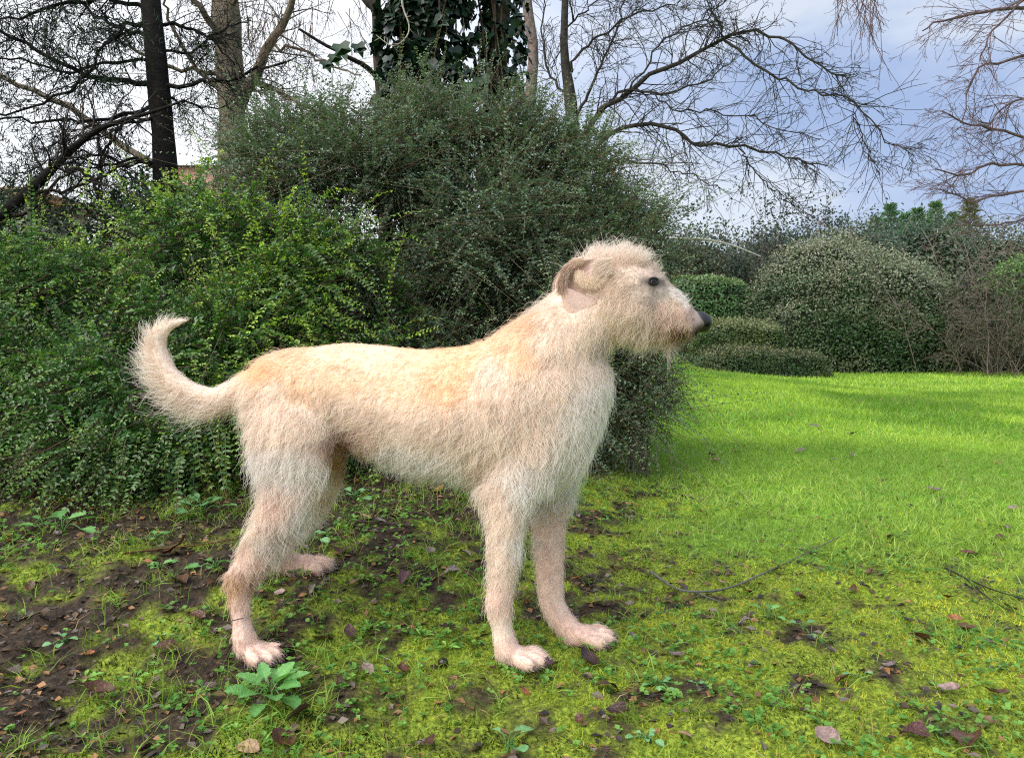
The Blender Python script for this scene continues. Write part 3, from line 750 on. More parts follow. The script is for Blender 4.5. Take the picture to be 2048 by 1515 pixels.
    ra.data.foreach_set("value", np.tile(np.linspace(.00036, .00009, K), len(pts)).astype(np.float32))
    ca_ = cu.attributes.new("col", 'FLOAT_COLOR', 'CURVE'); ca_.data.foreach_set("color", np.c_[np.clip(col, 0, .95) ** FUR_POW, np.ones(len(pts))].astype(np.float32).ravel())
    link("ear_fur", cu, fm, e_)
ear(-1); ear(1)
# ------------------------------------------------------------------ leaves and shrubs
def leaf_quads(O, A, Nn, ln, wd, fold=0.25, bend=0.0):
    """one folded rhombus per row: O base, A axis, Nn leaf normal -> V (4n,3), F (2n,3)"""
    n = len(O); S = norm(np.cross(A, Nn)); U = np.cross(S, A)
    ln = np.broadcast_to(ln, (n,))[:, None]; wd = np.broadcast_to(wd, (n,))[:, None]
    mid = O + A * ln * .48
    V = np.stack([O, mid + S * wd / 2 + U * wd * fold, O + A * ln - U * ln * bend, mid - S * wd / 2 + U * wd * fold], 1).reshape(-1, 3)
    i = np.arange(n)[:, None] * 4
    Fq = np.concatenate([i + [0, 2, 1], i + [0, 3, 2]], 1).reshape(-1, 3)
    return V, Fq
def rnd_unit(n, rg):
    return norm(rg.normal(size=(n, 3)))

def sprays(O, D, Ls, pairs, ln, wd, droop, rg, cbase, ctip, cvar=.25, flat=.7, young=0.3):
    """arching shoots with paired leaves. returns leaf V,F,C and stem polylines"""
    S = len(O); s = (np.arange(pairs) + .6) / pairs
    g = np.array([0, 0, -1.0])
    Ls = np.broadcast_to(Ls, (S,))
    dr = np.broadcast_to(droop, (S,))
    pos = O[:, None] + D[:, None] * (Ls[:, None] * s)[..., None] + g * (dr[:, None] * Ls[:, None] * s ** 2)[..., None]
    tan = norm(D[:, None] + g * (2 * dr[:, None] * s)[..., None])
    up = norm(np.array([0, -.35, 1.0]) + .35 * rg.normal(size=(S, 3)))[:, None]
    side = norm(np.cross(tan, np.broadcast_to(up, tan.shape)))
    nrm = np.cross(side, tan)
    o2, a2, n2, k2, sc = [], [], [], [], []
    for sg in (-1, 1):
        ax = side * sg * .8 + tan * .5 + .22 * rg.normal(size=tan.shape)
        o2.append(pos + .12 * tan * ln * rg.normal(size=(S, pairs, 1))); a2.append(norm(ax)); n2.append(norm(nrm + .45 * rg.normal(size=tan.shape)))
        taper = 1 - .55 * s ** 3
        sc.append(np.broadcast_to(taper, (S, pairs)) * rg.uniform(.75, 1.2, (S, pairs)))
        yg = np.clip(smooth(.35, 1.0, s)[None] * young * (rg.uniform(.0, 1.2, (S, 1)) + 1.6 * smooth(.45, .7, fbm(O[:, 0], O[:, 2] + O[:, 1], 2.2, 2))[:, None]), 0, 1)
        c = np.asarray(cbase)[None, None] * (1 - yg[..., None]) + np.asarray(ctip)[None, None] * yg[..., None]
        k2.append(c * rg.uniform(1 - cvar, 1 + cvar, (S, pairs, 1)) * rg.uniform(.8, 1.2, (S, 1, 1)))
    o2, a2, n2, k2, sc = [np.concatenate(q, 1).reshape(S * pairs * 2, *q[0].shape[2:]) for q in (o2, a2, n2, k2, sc)]
    sz = sc.ravel() * np.tile(np.repeat(rg.uniform(.75, 1.3, S)[:, None], pairs * 2, 1), 1).ravel()
    V, Fq = leaf_quads(o2, a2, n2, ln * sz, wd * sz, .18, .1)
    st = np.concatenate([O[:, None], pos[:, pairs // 2:pairs // 2 + 1], pos[:, -1:]], 1)
    return V, Fq, np.repeat(k2, 4, 0), st

def stems_mesh(st, r0, r1, col):
    """3-sided tubes for many short polylines at once, st (S,k,3)"""
    S, k, _ = st.shape
    t = norm(np.gradient(st, axis=1)); u = norm(np.cross(t, [0.3, 0.5, .8])); v = np.cross(t, u)
    rr = np.linspace(r0, r1, k)[None, :, None, None]
    a = np.arange(3) * 2.0944
    V = (st[:, :, None] + rr * (np.cos(a)[None, None, :, None] * u[:, :, None] + np.sin(a)[None, None, :, None] * v[:, :, None])).reshape(-1, 3)
    b = (np.arange(S)[:, None, None] * k * 3 + np.arange(k - 1)[None, :, None] * 3); j = np.arange(3)[None, None]; jn = (j + 1) % 3
    Fq = np.stack([b + j, b + jn, b + 3 + jn, b + 3 + j], -1).reshape(-1, 4)
    return fast_mesh("stems", V, Fq, True, np.broadcast_to(np.asarray(col, float), V.shape))

LOBE = lambda px, py, Y, rx, rz, ry: (P(px, py, Y), np.array([rx / F_PX * Y, ry, rz / F_PX * Y]))
def lobe_points(lobes, n, rg, rmin, rmax, backkeep=.25, zmin=None):
    w = np.array([r[0] * r[2] + r[1] * r[2] for _, r in lobes]); w /= w.sum()
    out, nor = [], []
    while sum(map(len, out)) < n:
        i = rg.choice(len(lobes), n, p=w)
        c = np.array([lobes[k][0] for k in i]); r = np.array([lobes[k][1] for k in i])
        d = rnd_unit(n, rg)
        f = rg.uniform(rmin, rmax, n)[:, None]
        f = f * (.80 + .42 * fbm(d[:, 0] * 1.0 + i * 3.1, d[:, 2] + d[:, 1] * .5, 2.6, 3))[:, None]
        q = c + d * r * f
        nn = norm(d / r)
        keep = (nn[:, 1] < .15) | (rg.random(n) < backkeep)
        keep &= q[:, 2] > hgt(q[:, 0], q[:, 1]) + .03
        keep &= fbm(q[:, 0] + q[:, 1] * .7 + 3, q[:, 2] * 1.2 + q[:, 1] * .5, 3.4, 3) > .40 + .06 * rg.random(n)
        # drop points buried deep inside another lobe
        dm = np.full(n, 9.0)
        for cc, rr in lobes: dm = np.minimum(dm, np.linalg.norm((q - cc) / rr, axis=1))
        keep &= dm > (rmin - .08) * .85
        out.append(q[keep]); nor.append(nn[keep])
    return np.concatenate(out)[:n], np.concatenate(nor)[:n]

leaf_gloss = attr_mat("shrub_leaf", 0.30, 0.65, transl=.30, tcol=(1.3, 1.5, .6))
twig_mat = attr_mat("shrub_twig", 0.75, 0.2, noise=.3, nscale=80)

def shrub(name, label, lobes, n_spray, L_, pairs, ln, wd, droop, cbase, ctip, seed, young=.3, inner=6000, inner_leaf=.03, group=None, stems=26, outw=.8, backkeep=.25, stemcol=(.10, .07, .045), shoots=0):
    rg = np.random.default_rng(seed)
    c0 = np.mean([c for c, _ in lobes], 0)
    base = np.array([c0[0], c0[1], float(hgt(c0[0], c0[1]))])
    root = empty(name, base)
    tag(root, label, "shrub", group)
    O, Nn = lobe_points(lobes, n_spray, rg, .62, .98, backkeep)
    D = norm(Nn * outw + np.array([0, 0, .28]) + .55 * rg.normal(size=O.shape))
    V, Fq, C, st = sprays(O, D, rg.uniform(L_[0], L_[1], n_spray), pairs, ln, wd, rg.uniform(droop[0], droop[1], n_spray), rg, cbase, ctip, young=young)
    if shoots:       # long loose shoots breaking the outline
        O3, N3 = lobe_points(lobes, shoots, rg, .80, 1.0, backkeep); 
        V3, F3, C3, st3 = sprays(O3, norm(N3 * .8 + np.array([0, 0, .45]) + .5 * rg.normal(size=O3.shape)), rg.uniform(.22, .6, shoots), 20, ln * .95, wd * .95, rg.uniform(.1, .8, shoots), rg, cbase, ctip, young=young * 1.6)
        F_o = len(V); V = np.concatenate([V, V3]); Fq = np.concatenate([Fq, F3 + F_o]); C = np.concatenate([C, C3]); st = np.concatenate([st, st3])
    # darker, larger leaves filling the inside
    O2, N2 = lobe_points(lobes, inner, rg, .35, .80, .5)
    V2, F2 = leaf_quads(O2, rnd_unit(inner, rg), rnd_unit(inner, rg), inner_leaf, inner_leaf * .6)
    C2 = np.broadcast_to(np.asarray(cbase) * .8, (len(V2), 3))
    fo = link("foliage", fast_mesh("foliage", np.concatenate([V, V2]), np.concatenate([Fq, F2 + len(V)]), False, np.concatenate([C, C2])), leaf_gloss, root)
    fo["kind"] = "stuff"
    tw = link("twigs", stems_mesh(st[:, [0, 2]], .0016, .0006, stemcol), twig_mat, root); tw["kind"] = "stuff"
    ext = min(.5, np.ptp([c[0] for c, _ in lobes]) * .5 + .05)
    for k in range(stems):
        q, _ = lobe_points(lobes, 1, rg, .5, .9, .2)
        b = base + rg.normal(0, .35, 3) * [ext, ext * .6, 0]; b[2] = float(hgt(b[0], b[1])) - .02
        m1 = b * .45 + q[0] * .55 + [0, 0, .16 * np.linalg.norm(q[0] - b)]
        m = MB(); pl = resample([b, b * .75 + m1 * .25 + [0, 0, .05], m1, q[0]], 12) + np.r_[[[0, 0, 0]], rg.normal(0, .006, (11, 3))]
        m.tube(pl, np.linspace(.007, .002, 12), 5, np.asarray(stemcol) * rg.uniform(.7, 1.5)); m.build("stem", twig_mat, root)
    return root

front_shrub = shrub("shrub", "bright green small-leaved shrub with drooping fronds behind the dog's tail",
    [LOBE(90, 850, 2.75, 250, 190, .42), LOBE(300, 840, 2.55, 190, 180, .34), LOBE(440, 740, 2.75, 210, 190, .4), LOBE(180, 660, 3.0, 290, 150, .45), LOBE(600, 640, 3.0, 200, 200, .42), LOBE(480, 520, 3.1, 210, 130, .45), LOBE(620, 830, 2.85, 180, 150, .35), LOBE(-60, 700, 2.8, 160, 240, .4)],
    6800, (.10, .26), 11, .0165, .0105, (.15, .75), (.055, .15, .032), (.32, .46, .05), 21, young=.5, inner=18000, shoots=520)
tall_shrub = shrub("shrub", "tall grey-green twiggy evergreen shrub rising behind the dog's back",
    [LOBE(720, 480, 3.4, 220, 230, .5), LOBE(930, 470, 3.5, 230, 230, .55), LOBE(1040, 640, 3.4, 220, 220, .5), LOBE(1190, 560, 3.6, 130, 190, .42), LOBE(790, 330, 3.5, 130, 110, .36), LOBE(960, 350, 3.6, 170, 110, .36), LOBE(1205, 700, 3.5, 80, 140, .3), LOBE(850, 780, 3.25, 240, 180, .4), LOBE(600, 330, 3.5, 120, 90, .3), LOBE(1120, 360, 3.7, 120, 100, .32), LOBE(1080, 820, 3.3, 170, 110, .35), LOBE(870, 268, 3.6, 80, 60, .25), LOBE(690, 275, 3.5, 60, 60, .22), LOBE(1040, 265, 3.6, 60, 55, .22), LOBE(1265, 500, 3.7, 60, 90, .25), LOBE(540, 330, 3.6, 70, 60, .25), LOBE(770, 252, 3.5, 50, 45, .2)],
    8800, (.12, .32), 11, .0160, .0098, (.05, .55), (.095, .155, .095), (.28, .36, .17), 22, young=.3, inner=18000, shoots=700, stems=34, outw=.65, stemcol=(.16, .12, .075))  # leaf colours paled and greyed to stand in for sky gloss
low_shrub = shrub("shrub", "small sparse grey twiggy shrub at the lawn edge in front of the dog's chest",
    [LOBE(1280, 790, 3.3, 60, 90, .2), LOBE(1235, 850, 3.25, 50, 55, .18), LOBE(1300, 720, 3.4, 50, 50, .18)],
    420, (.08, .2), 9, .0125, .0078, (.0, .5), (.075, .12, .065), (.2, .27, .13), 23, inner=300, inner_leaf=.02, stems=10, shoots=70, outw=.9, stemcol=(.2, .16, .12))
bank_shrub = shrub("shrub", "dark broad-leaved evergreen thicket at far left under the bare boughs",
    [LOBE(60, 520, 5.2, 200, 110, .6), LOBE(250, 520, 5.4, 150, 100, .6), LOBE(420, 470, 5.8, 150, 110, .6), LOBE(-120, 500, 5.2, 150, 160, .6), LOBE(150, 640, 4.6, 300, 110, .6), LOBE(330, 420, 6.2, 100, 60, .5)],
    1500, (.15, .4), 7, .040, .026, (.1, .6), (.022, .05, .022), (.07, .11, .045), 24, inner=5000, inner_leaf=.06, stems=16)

# leaves large enough to pick out: fronds hanging over the front of the near shrub
lm_ = MB()
a = np.linspace(0, 1, 6); half = .0035 * np.sin(math.pi * np.clip(a, .02, .98)) ** .7
V = []; 
for q, h in zip(a, half): V += [(-h, q * .0135, h * .35), (0, q * .0135, 0), (h, q * .0135, h * .35)]
Fq = []
for i in range(5): Fq += [(i * 3, i * 3 + 1, i * 3 + 4, i * 3 + 3), (i * 3 + 1, i * 3 + 2, i * 3 + 5, i * 3 + 4)]
frond_leaves = []
for c_ in ((.035, .11, .018), (.06, .16, .022), (.11, .23, .028)):
    m = MB(); m.add(V, Fq, c_); me_ = m.mesh("leaf"); me_.materials.append(leaf_gloss); frond_leaves.append(me_)
rg = np.random.default_rng(5)
cnt = 0
for (px, py, dx, ln_) in [(385, 905, .25, .15), (420, 925, .3, .16), (450, 935, .15, .14), (330, 940, -.25, .16), (290, 965, -.3, .15), (250, 985, -.4, .15), (210, 1005, -.5, .14), (360, 985, .1, .13), (560, 620, .5, .17), (640, 640, .7, .15), (690, 610, .6, .13), (470, 880, .2, .13), (610, 560, .4, .14)]:
    Y = 2.16 if py > 800 else 2.50
    o = P(px, py - 70, Y); d = norm([dx, -.35, -.45 if py > 800 else -.2])
    pl = [o + d * ln_ * q + np.array([0, 0, -.35]) * ln_ * q * q for q in np.linspace(0, 1, 12)]
    m = MB(); m.tube(pl, np.linspace(.0016, .0006, 12), 5, (.12, .10, .04)); m.build("frond_stem", twig_mat, front_shrub)
    for k in range(11):
        t = norm(pl[k + 1] - pl[k]); sd = norm(np.cross(t, [0, -.6, .8]))
        for sg in (-1, 1):
            ax = norm(sd * sg * .85 + t * .45 + rg.normal(0, .1, 3)); nn = norm(np.cross(sd, t) * -1 + rg.normal(0, .5, 3)); nn = norm(nn - ax * (nn @ ax)); xx = np.cross(ax, nn)
            if nn[1] > 0: nn, xx = -nn, -xx
            o_ = bpy.data.objects.new("leaf", frond_leaves[min(2, int(rg.random() * 1.6 + k / 9))]); COL.objects.link(o_)
            o_.parent = front_shrub; sc = rg.uniform(.85, 1.25)
            M4 = Matrix(((xx[0] * sc, ax[0] * sc, nn[0] * sc, pl[k][0]), (xx[1] * sc, ax[1] * sc, nn[1] * sc, pl[k][1]), (xx[2] * sc, ax[2] * sc, nn[2] * sc, pl[k][2]), (0, 0, 0, 1)))
            o_.matrix_local = Matrix.Translation(-front_shrub.location) @ M4
            cnt += 1
# ------------------------------------------------------------------ trees
bark_mat = attr_mat("bark", 0.85, 0.15, noise=.4, nscale=28, bump=.8, bscale=70)
tw_mat = attr_mat("bare_twig", 0.8, 0.2, noise=.25, nscale=30)
ndl_mat = attr_mat("needle", 0.6, 0.3, transl=.2, tcol=(1.1, 1.2, .7))

def pline(pts, Y, n=16, jit=0.0, rg=None, dY=0.0):
    """pixel polyline at distance Y (or (Y0,Y1)) -> smooth world polyline"""
    Y0, Y1 = (Y, Y) if np.isscalar(Y) else Y
    W = [P(x, y, Y0 + (Y1 - Y0) * i / max(1, len(pts) - 1)) for i, (x, y) in enumerate(pts)]
    W = resample(W, n)
    if jit and rg is not None: W[1:-1] += rg.normal(0, jit, W[1:-1].shape)
    return W

def wander(o, d, L_, n, rg, bend, pull):
    """a crooked twig: start, direction, length; pull = constant vector added each step"""
    pts = [o]; d = norm(d)
    for _ in range(n):
        d = norm(d + rg.normal(0, bend, 3) + pull)
        pts.append(pts[-1] + d * L_ / n)
    return np.array(pts)

def twiggy(mb, line, r0, rg, count, L_, lvl, bend=.18, pull=(0, 0, 0), ang=(.5, 1.2), c=(.1, .08, .06), start=.15, tipr=.0012, sides=3, decay=.5, sub=5, plane=1.0, zbias=0.0, frames=None):
    """side twigs along a polyline, recursively"""
    n = len(line)
    for k in range(count):
        f = start + (1 - start) * rg.random() ; q = f * (n - 1); i = min(int(q), n - 2)
        o = line[i] + (line[i + 1] - line[i]) * (q - i); t = norm(line[i + 1] - line[i])
        rv = rg.normal(size=3) * [1, plane, 1]; rv[2] += zbias
        s = rv - t * (rv @ t)
        if np.linalg.norm(s) < 1e-4: continue
        a = rg.uniform(*ang)
        d = t * math.cos(a) + norm(s) * math.sin(a)
        l = L_ * rg.uniform(.45, 1.15) * (1 - .45 * f)
        seg = 5 if lvl > 0 else 4
        w = wander(o, d, l, seg, rg, bend, np.asarray(pull))
        r = r0 * (1 - .5 * f)
        mb.tube(w, np.linspace(r, max(tipr, r * .35), len(w)), sides, np.asarray(c) * rg.uniform(.75, 1.3))
        if frames is not None and lvl == 0: frames.append((w[-1], norm(w[-1] - w[-2])))
        if lvl > 0: twiggy(mb, w, r * .6, rg, sub, l * decay, lvl - 1, bend, pull, ang, c, .1, tipr, sides, decay, sub, plane, zbias, frames)

def gnd(px, Y): 
    x = (px - 1024) / F_PX * Y
    return np.array([x, Y, float(hgt(x, Y))])
def tree_root(name, label, base, cat="tree", group=None):
    return tag(empty(name, base), label, cat, group)
def trunk_part(root, line, r, c, name="trunk", sides=14, rough=.05, seed=0):
    rg_ = np.random.default_rng(seed)
    m = MB(); n = len(line)
    r = np.interp(np.linspace(0, 1, n), np.linspace(0, 1, len(r)), r) * (1 + rg_.normal(0, rough, n))
    m.tube(line, r, sides, c); 
    V = m.V[0]; m.V[0] = V + rg_.normal(0, rough * r.mean() * .5, V.shape)
    return m.build(name, bark_mat, root)

# --- dark conifer with bare lower boughs
rg = np.random.default_rng(31)
Y = 5.0
DKB = (.013, .011, .010)  # near-black bark colour paints in the backlit silhouette
con = tree_root("conifer_tree", "dark trunked conifer with bare crooked boughs at upper left", gnd(345, Y))
line = np.concatenate([[gnd(348, Y) - [0, 0, .05]], pline([(345, 560), (335, 420), (325, 250), (312, 120), (302, 0), (295, -140)], Y, 14)])
trunk_part(con, line, [.095, .08, .072, .066, .06, .055], DKB, seed=1, rough=.06)
tw, fr = MB(), []
boughs = [([(315, 170), (250, 165), (180, 150), (80, 100), (0, 62), (-60, 40)], .020, (Y, 4.6)), ([(318, 168), (400, 166), (470, 155), (530, 130), (580, 120)], .016, (Y, 4.8)),
  ([(306, 45), (250, 48), (190, 30), (120, -30)], .018, (Y, 5.2)), ([(306, 45), (360, 52), (420, 80), (470, 130)], .014, (Y, 5.2)), ([(330, 205), (250, 232), (150, 240), (60, 238), (-30, 238)], .014, (Y, 4.7)),
  ([(312, 92), (260, 62), (215, 85), (165, 160), (80, 210), (0, 228)], .016, (Y, 4.7)), ([(325, 235), (240, 260), (200, 330), (120, 400)], .012, (Y, 4.5)), ([(330, 320), (240, 318), (150, 300), (105, 292)], .011, (Y, 4.9)),
  ([(332, 322), (230, 330), (120, 325), (20, 352)], .010, (Y, 4.6)), ([(300, 15), (200, -5), (60, 30), (-40, 40)], .016, (Y, 4.8)), ([(310, 110), (380, 100), (440, 60), (500, 40)], .011, (Y, 5.3)), ([(320, 190), (360, 200), (420, 215), (480, 200)], .010, (Y, 5.2)),
  ([(318, 130), (240, 120), (130, 140), (40, 120), (-30, 130)], .012, (Y, 4.8)), ([(300, -20), (220, -40), (100, -20), (0, -10)], .014, (Y, 4.7))]
for pts, r, yy in boughs:
    ln = pline(pts, yy, 16, .012, rg)
    m = MB(); m.tube(ln, np.linspace(r, r * .35, 16), 7, DKB); m.build("bough", bark_mat, con)
    twiggy(tw, ln, r * .35, rg, 26, .46, 1, .2, (0, 0, -.04), c=DKB, sub=7, tipr=.0016, plane=.6, frames=fr)
o_ = tw.build("twigs", tw_mat, con); o_["kind"] = "stuff"
# hanging needle sprays
O, A = [], []
for (cx, cy, sx, sy, n) in [(125, 90, 45, 60, 380), (40, 310, 60, 40, 300), (25, 390, 50, 60, 280), (210, 140, 40, 20, 160), (70, 40, 80, 30, 300), (250, 50, 80, 25, 200), (80, 280, 40, 25, 140), (170, 60, 60, 40, 180), (15, 150, 40, 50, 150), (190, 395, 60, 30, 120)]:
    for _ in range(n // 6):
        p = P(cx + rg.normal() * sx * .7, cy + rg.normal() * sy * .7, rg.uniform(4.5, 5.1))
        st = wander(p, [rg.normal() * .4, rg.normal() * .4, -1], .16, 5, rg, .2, np.array([0, 0, -.1]))
        for q in range(12):
            f = rg.random() * 4.99; i = int(f); O.append(st[i] + (st[i + 1] - st[i]) * (f - i)); A.append(norm(st[i + 1] - st[i] + rg.normal(0, .05, 3) * .16 * 3))
for pts, r, yy in boughs:
    ln = pline(pts, yy, 20)
    for _ in range(44):
        i = rg.integers(3, 20); p = ln[i] + rg.normal(0, .06, 3) + [0, 0, -.03]
        st = wander(p, [rg.normal() * .5, rg.normal() * .4, -1], rg.uniform(.08, .22), 5, rg, .2, np.array([0, 0, -.12]))
        for q in range(12):
            f = rg.random() * 4.99; i = int(f); O.append(st[i] + (st[i + 1] - st[i]) * (f - i)); A.append(norm(st[i + 1] - st[i] + rg.normal(0, .02, 3)))
O, A = np.array(O), np.array(A)
V, Fq = leaf_quads(O, norm(A + .4 * rnd_unit(len(A), rg)), rnd_unit(len(O), rg), rg.uniform(.03, .06, len(O)), .006)
o_ = link("needles", fast_mesh("needles", V, Fq, False, np.repeat(np.array([[.018, .035, .016]]) * rg.uniform(.6, 1.4, (len(O), 1)), 4, 0)), ndl_mat, con); o_["kind"] = "stuff"

# --- leaning mossy trunk at the left edge
rg = np.random.default_rng(32)
lean = tree_root("leaning_tree", "thin leaning tree arching up from the left edge to the dark trunk", gnd(-150, 4.6))
ln = np.concatenate([[gnd(-150, 4.6) - [0, 0, .05]], pline([(-90, 500), (0, 432), (70, 372), (130, 312), (190, 262), (250, 240), (310, 222), (370, 200)], 4.6, 18)])
trunk_part(lean, ln, [.04, .034, .025, .017, .011, .006], (.014, .012, .010), seed=2)
tw = MB()
twiggy(tw, ln, .012, rg, 16, .5, 2, .2, (0, 0, .03), c=(.04, .034, .03), sub=4, start=.3, plane=.6)
for pts in ([(130, 330), (170, 345), (200, 400), (205, 470)], [(190, 262), (205, 320), (200, 400)], [(60, 372), (140, 380), (240, 330), (300, 310)], [(0, 440), (60, 420), (130, 350), (170, 345), (200, 385)]):
    m = MB(); l2 = pline(pts, 4.7, 12, .01, rg); m.tube(l2, np.linspace(.012, .006, 12), 6, (.05, .04, .032)); m.build("bough", bark_mat, lean)
    twiggy(tw, l2, .006, rg, 9, .3, 1, .22, c=(.04, .034, .03), sub=4)
o_ = tw.build("twigs", tw_mat, lean); o_["kind"] = "stuff"

# --- pale old tree further back
rg = np.random.default_rng(33)
Y = 9.0; PB = (.20, .165, .12)
pale = tree_root("deciduous_tree", "pale thick bare tree forking behind the left bushes", gnd(470, Y))
trunk_part(pale, np.concatenate([[gnd(470, Y)], pline([(472, 560), (468, 380), (466, 260), (458, 120), (450, 0), (445, -120)], Y, 12)]), [.22, .19, .17, .16, .14, .12], PB, seed=3)
tw = MB()
for pts, r in (([(478, 215), (505, 165), (535, 95), (565, 40), (595, -30)], .075), ([(462, 110), (425, 50), (385, -5), (350, -50)], .05), ([(466, 400), (400, 395), (280, 315), (160, 232), (80, 190), (0, 150), (-60, 120)], .05), ([(505, 160), (560, 185), (640, 225), (720, 280)], .035),
               ([(466, 150), (380, 140), (290, 110), (240, 80)], .03), ([(470, 190), (400, 150), (350, 60), (330, 0)], .03), ([(470, 330), (540, 300), (600, 240), (650, 200)], .025), ([(450, 20), (500, -20), (560, -40)], .03), ([(535, 95), (600, 100), (660, 130), (720, 150)], .02)):
    ln = pline(pts, (Y, Y - .6), 14, .02, rg); m = MB(); m.tube(ln, np.linspace(r, r * .4, 14), 9, np.array(PB) * .9); m.build("limb", bark_mat, pale)
    twiggy(tw, ln, r * .22, rg, 16, 1.0, 2, .17, (0, 0, -.05), c=(.09, .075, .06), sub=4, tipr=.0026, plane=.6)
# weeping brown twigs at the top
for k in range(50):
    p = P(rg.uniform(480, 730), rg.uniform(-40, 60), rg.uniform(8, 9)); w = wander(p, [rg.normal() * .4, 0, -1], rg.uniform(.3, .8), 6, rg, .12, np.array([0, 0, -.1]))
    tw.tube(w, np.linspace(.005, .002, 7), 3, (.12, .085, .06)); twiggy(tw, w, .003, rg, 7, .25, 0, .2, (0, 0, -.1), c=(.12, .085, .06), tipr=.002)
o_ = tw.build("twigs", tw_mat, pale); o_["kind"] = "stuff"

# --- ivy clad trunks
rg = np.random.default_rng(34)
Y = 4.0
ivt = tree_root("ivy_clad_tree", "thick dark trunk wrapped in ivy above the shrub, upper middle", gnd(848, Y))
trunk_part(ivt, np.concatenate([[gnd(850, Y)], pline([(850, 600), (850, 300), (846, 150), (842, 0), (838, -140)], Y, 12)]), [.13, .115, .10, .095, .09], (.045, .036, .028), seed=4)
ivt2 = tree_root("ivy_clad_tree", "narrower grey trunk with sparse ivy right of the thick ivy trunk", gnd(998, 4.15))
trunk_part(ivt2, np.concatenate([[gnd(998, 4.15)], pline([(998, 600), (996, 300), (990, 150), (1000, 0), (1004, -140)], 4.15, 12)]), [.08, .07, .06, .055, .05], (.09, .075, .06), seed=5)
slim = tree_root("slim_tree", "slim dark brown stem with a side branch left of the ivy trunk", gnd(770, 4.0))
trunk_part(slim, np.concatenate([[gnd(775, 4.0)], pline([(772, 500), (766, 230), (757, 120), (752, 0), (748, -120)], 4.0, 12)]), [.04, .032, .027, .024, .022], (.055, .043, .033), seed=6)
m = MB(); l2 = pline([(766, 175), (740, 140), (700, 115), (650, 92), (598, 58)], (4.0, 3.7), 12, .004, rg); m.tube(l2, np.linspace(.016, .006, 12), 7, (.03, .025, .022)); m.build("bough", bark_mat, slim)
m = MB(); l2 = pline([(752, 20), (728, -10), (700, -60)], 4.0, 8, .004, rg); m.tube(l2, np.linspace(.03, .02, 8), 8, (.035, .03, .026)); m.build("bough", bark_mat, slim)
m = MB(); twiggy(m, pline([(800, -60), (805, 10), (818, 50), (812, 75), (785, 92), (752, 70)], 3.6, 14), .003, rg, 14, .06, 0, .2, c=(.35, .31, .25), tipr=.0008)
m.tube(pline([(800, -60), (805, 10), (818, 50), (812, 75), (785, 92), (752, 70)], 3.6, 20), np.linspace(.005, .0015, 20), 6, (.4, .36, .3)); m.build("hanging_twig", tw_mat, slim)
pole = tree_root("slim_tree", "slim pale reddish bare trunk rising right of the ivy trunks", gnd(1060, 5.2))
trunk_part(pole, np.concatenate([[gnd(1062, 5.2)], pline([(1062, 500), (1060, 220), (1067, 110), (1058, 40), (1050, -40), (1044, -120)], 5.2, 12)]), [.045, .04, .036, .034, .03], (.17, .13, .115), seed=7)

# ivy leaf: five-lobed
def ivy_mesh(c, seed):
    rg_ = np.random.default_rng(seed)
    out = [(0, 0), (.30, -.10), (.50, .12), (.34, .30), (.42, .58), (.18, .60), (0, 1.0), (-.18, .60), (-.42, .58), (-.34, .30), (-.50, .12), (-.30, -.10)]
    z = lambda x, y: .16 * abs(x) - .18 * y * y + rg_.normal(0, .012)
    V = [(0, .25, z(0, .25) - .02), (0, .6, z(0, .6))] + [(x, y, z(x, y)) for x, y in out]
    Fq = []
    n = len(out)
    for i in range(n):
        a, b = 2 + i, 2 + (i + 1) % n; ce = 1 if 4 <= i <= 7 else 0
        Fq.append((ce, a, b, b))
    Fq += [(0, 1, 6, 6), (0, 10, 1, 1)]
    m = MB(); m.add(V, Fq, c); me_ = m.mesh("ivy_leaf", True); me_.materials.append(ivy_mat); return me_
ivy_mat = attr_mat("ivy_leaf", 0.33, 0.5, transl=.2, noise=.25, nscale=60, tcol=(1.2, 1.5, .6))
IVY = [ivy_mesh(c, i) for i, c in enumerate([(.012, .034, .018), (.016, .045, .022), (.010, .028, .016), (.022, .06, .022), (.05, .11, .03), (.035, .05, .045)])]
def place(me_, name, o, ax, nn, sc, parent):
    nn = norm(nn - ax * (nn @ ax)); xx = np.cross(ax, nn)
    ob = bpy.data.objects.new(name, me_); COL.objects.link(ob)
    M4 = Matrix(((xx[0] * sc, ax[0] * sc, nn[0] * sc, o[0]), (xx[1] * sc, ax[1] * sc, nn[1] * sc, o[1]), (xx[2] * sc, ax[2] * sc, nn[2] * sc, o[2]), (0, 0, 0, 1)))
    if parent is not None:
        ob.parent = parent; ob.matrix_local = Matrix.Translation(-parent.location) @ M4
    else: ob.matrix_world = M4
    return ob
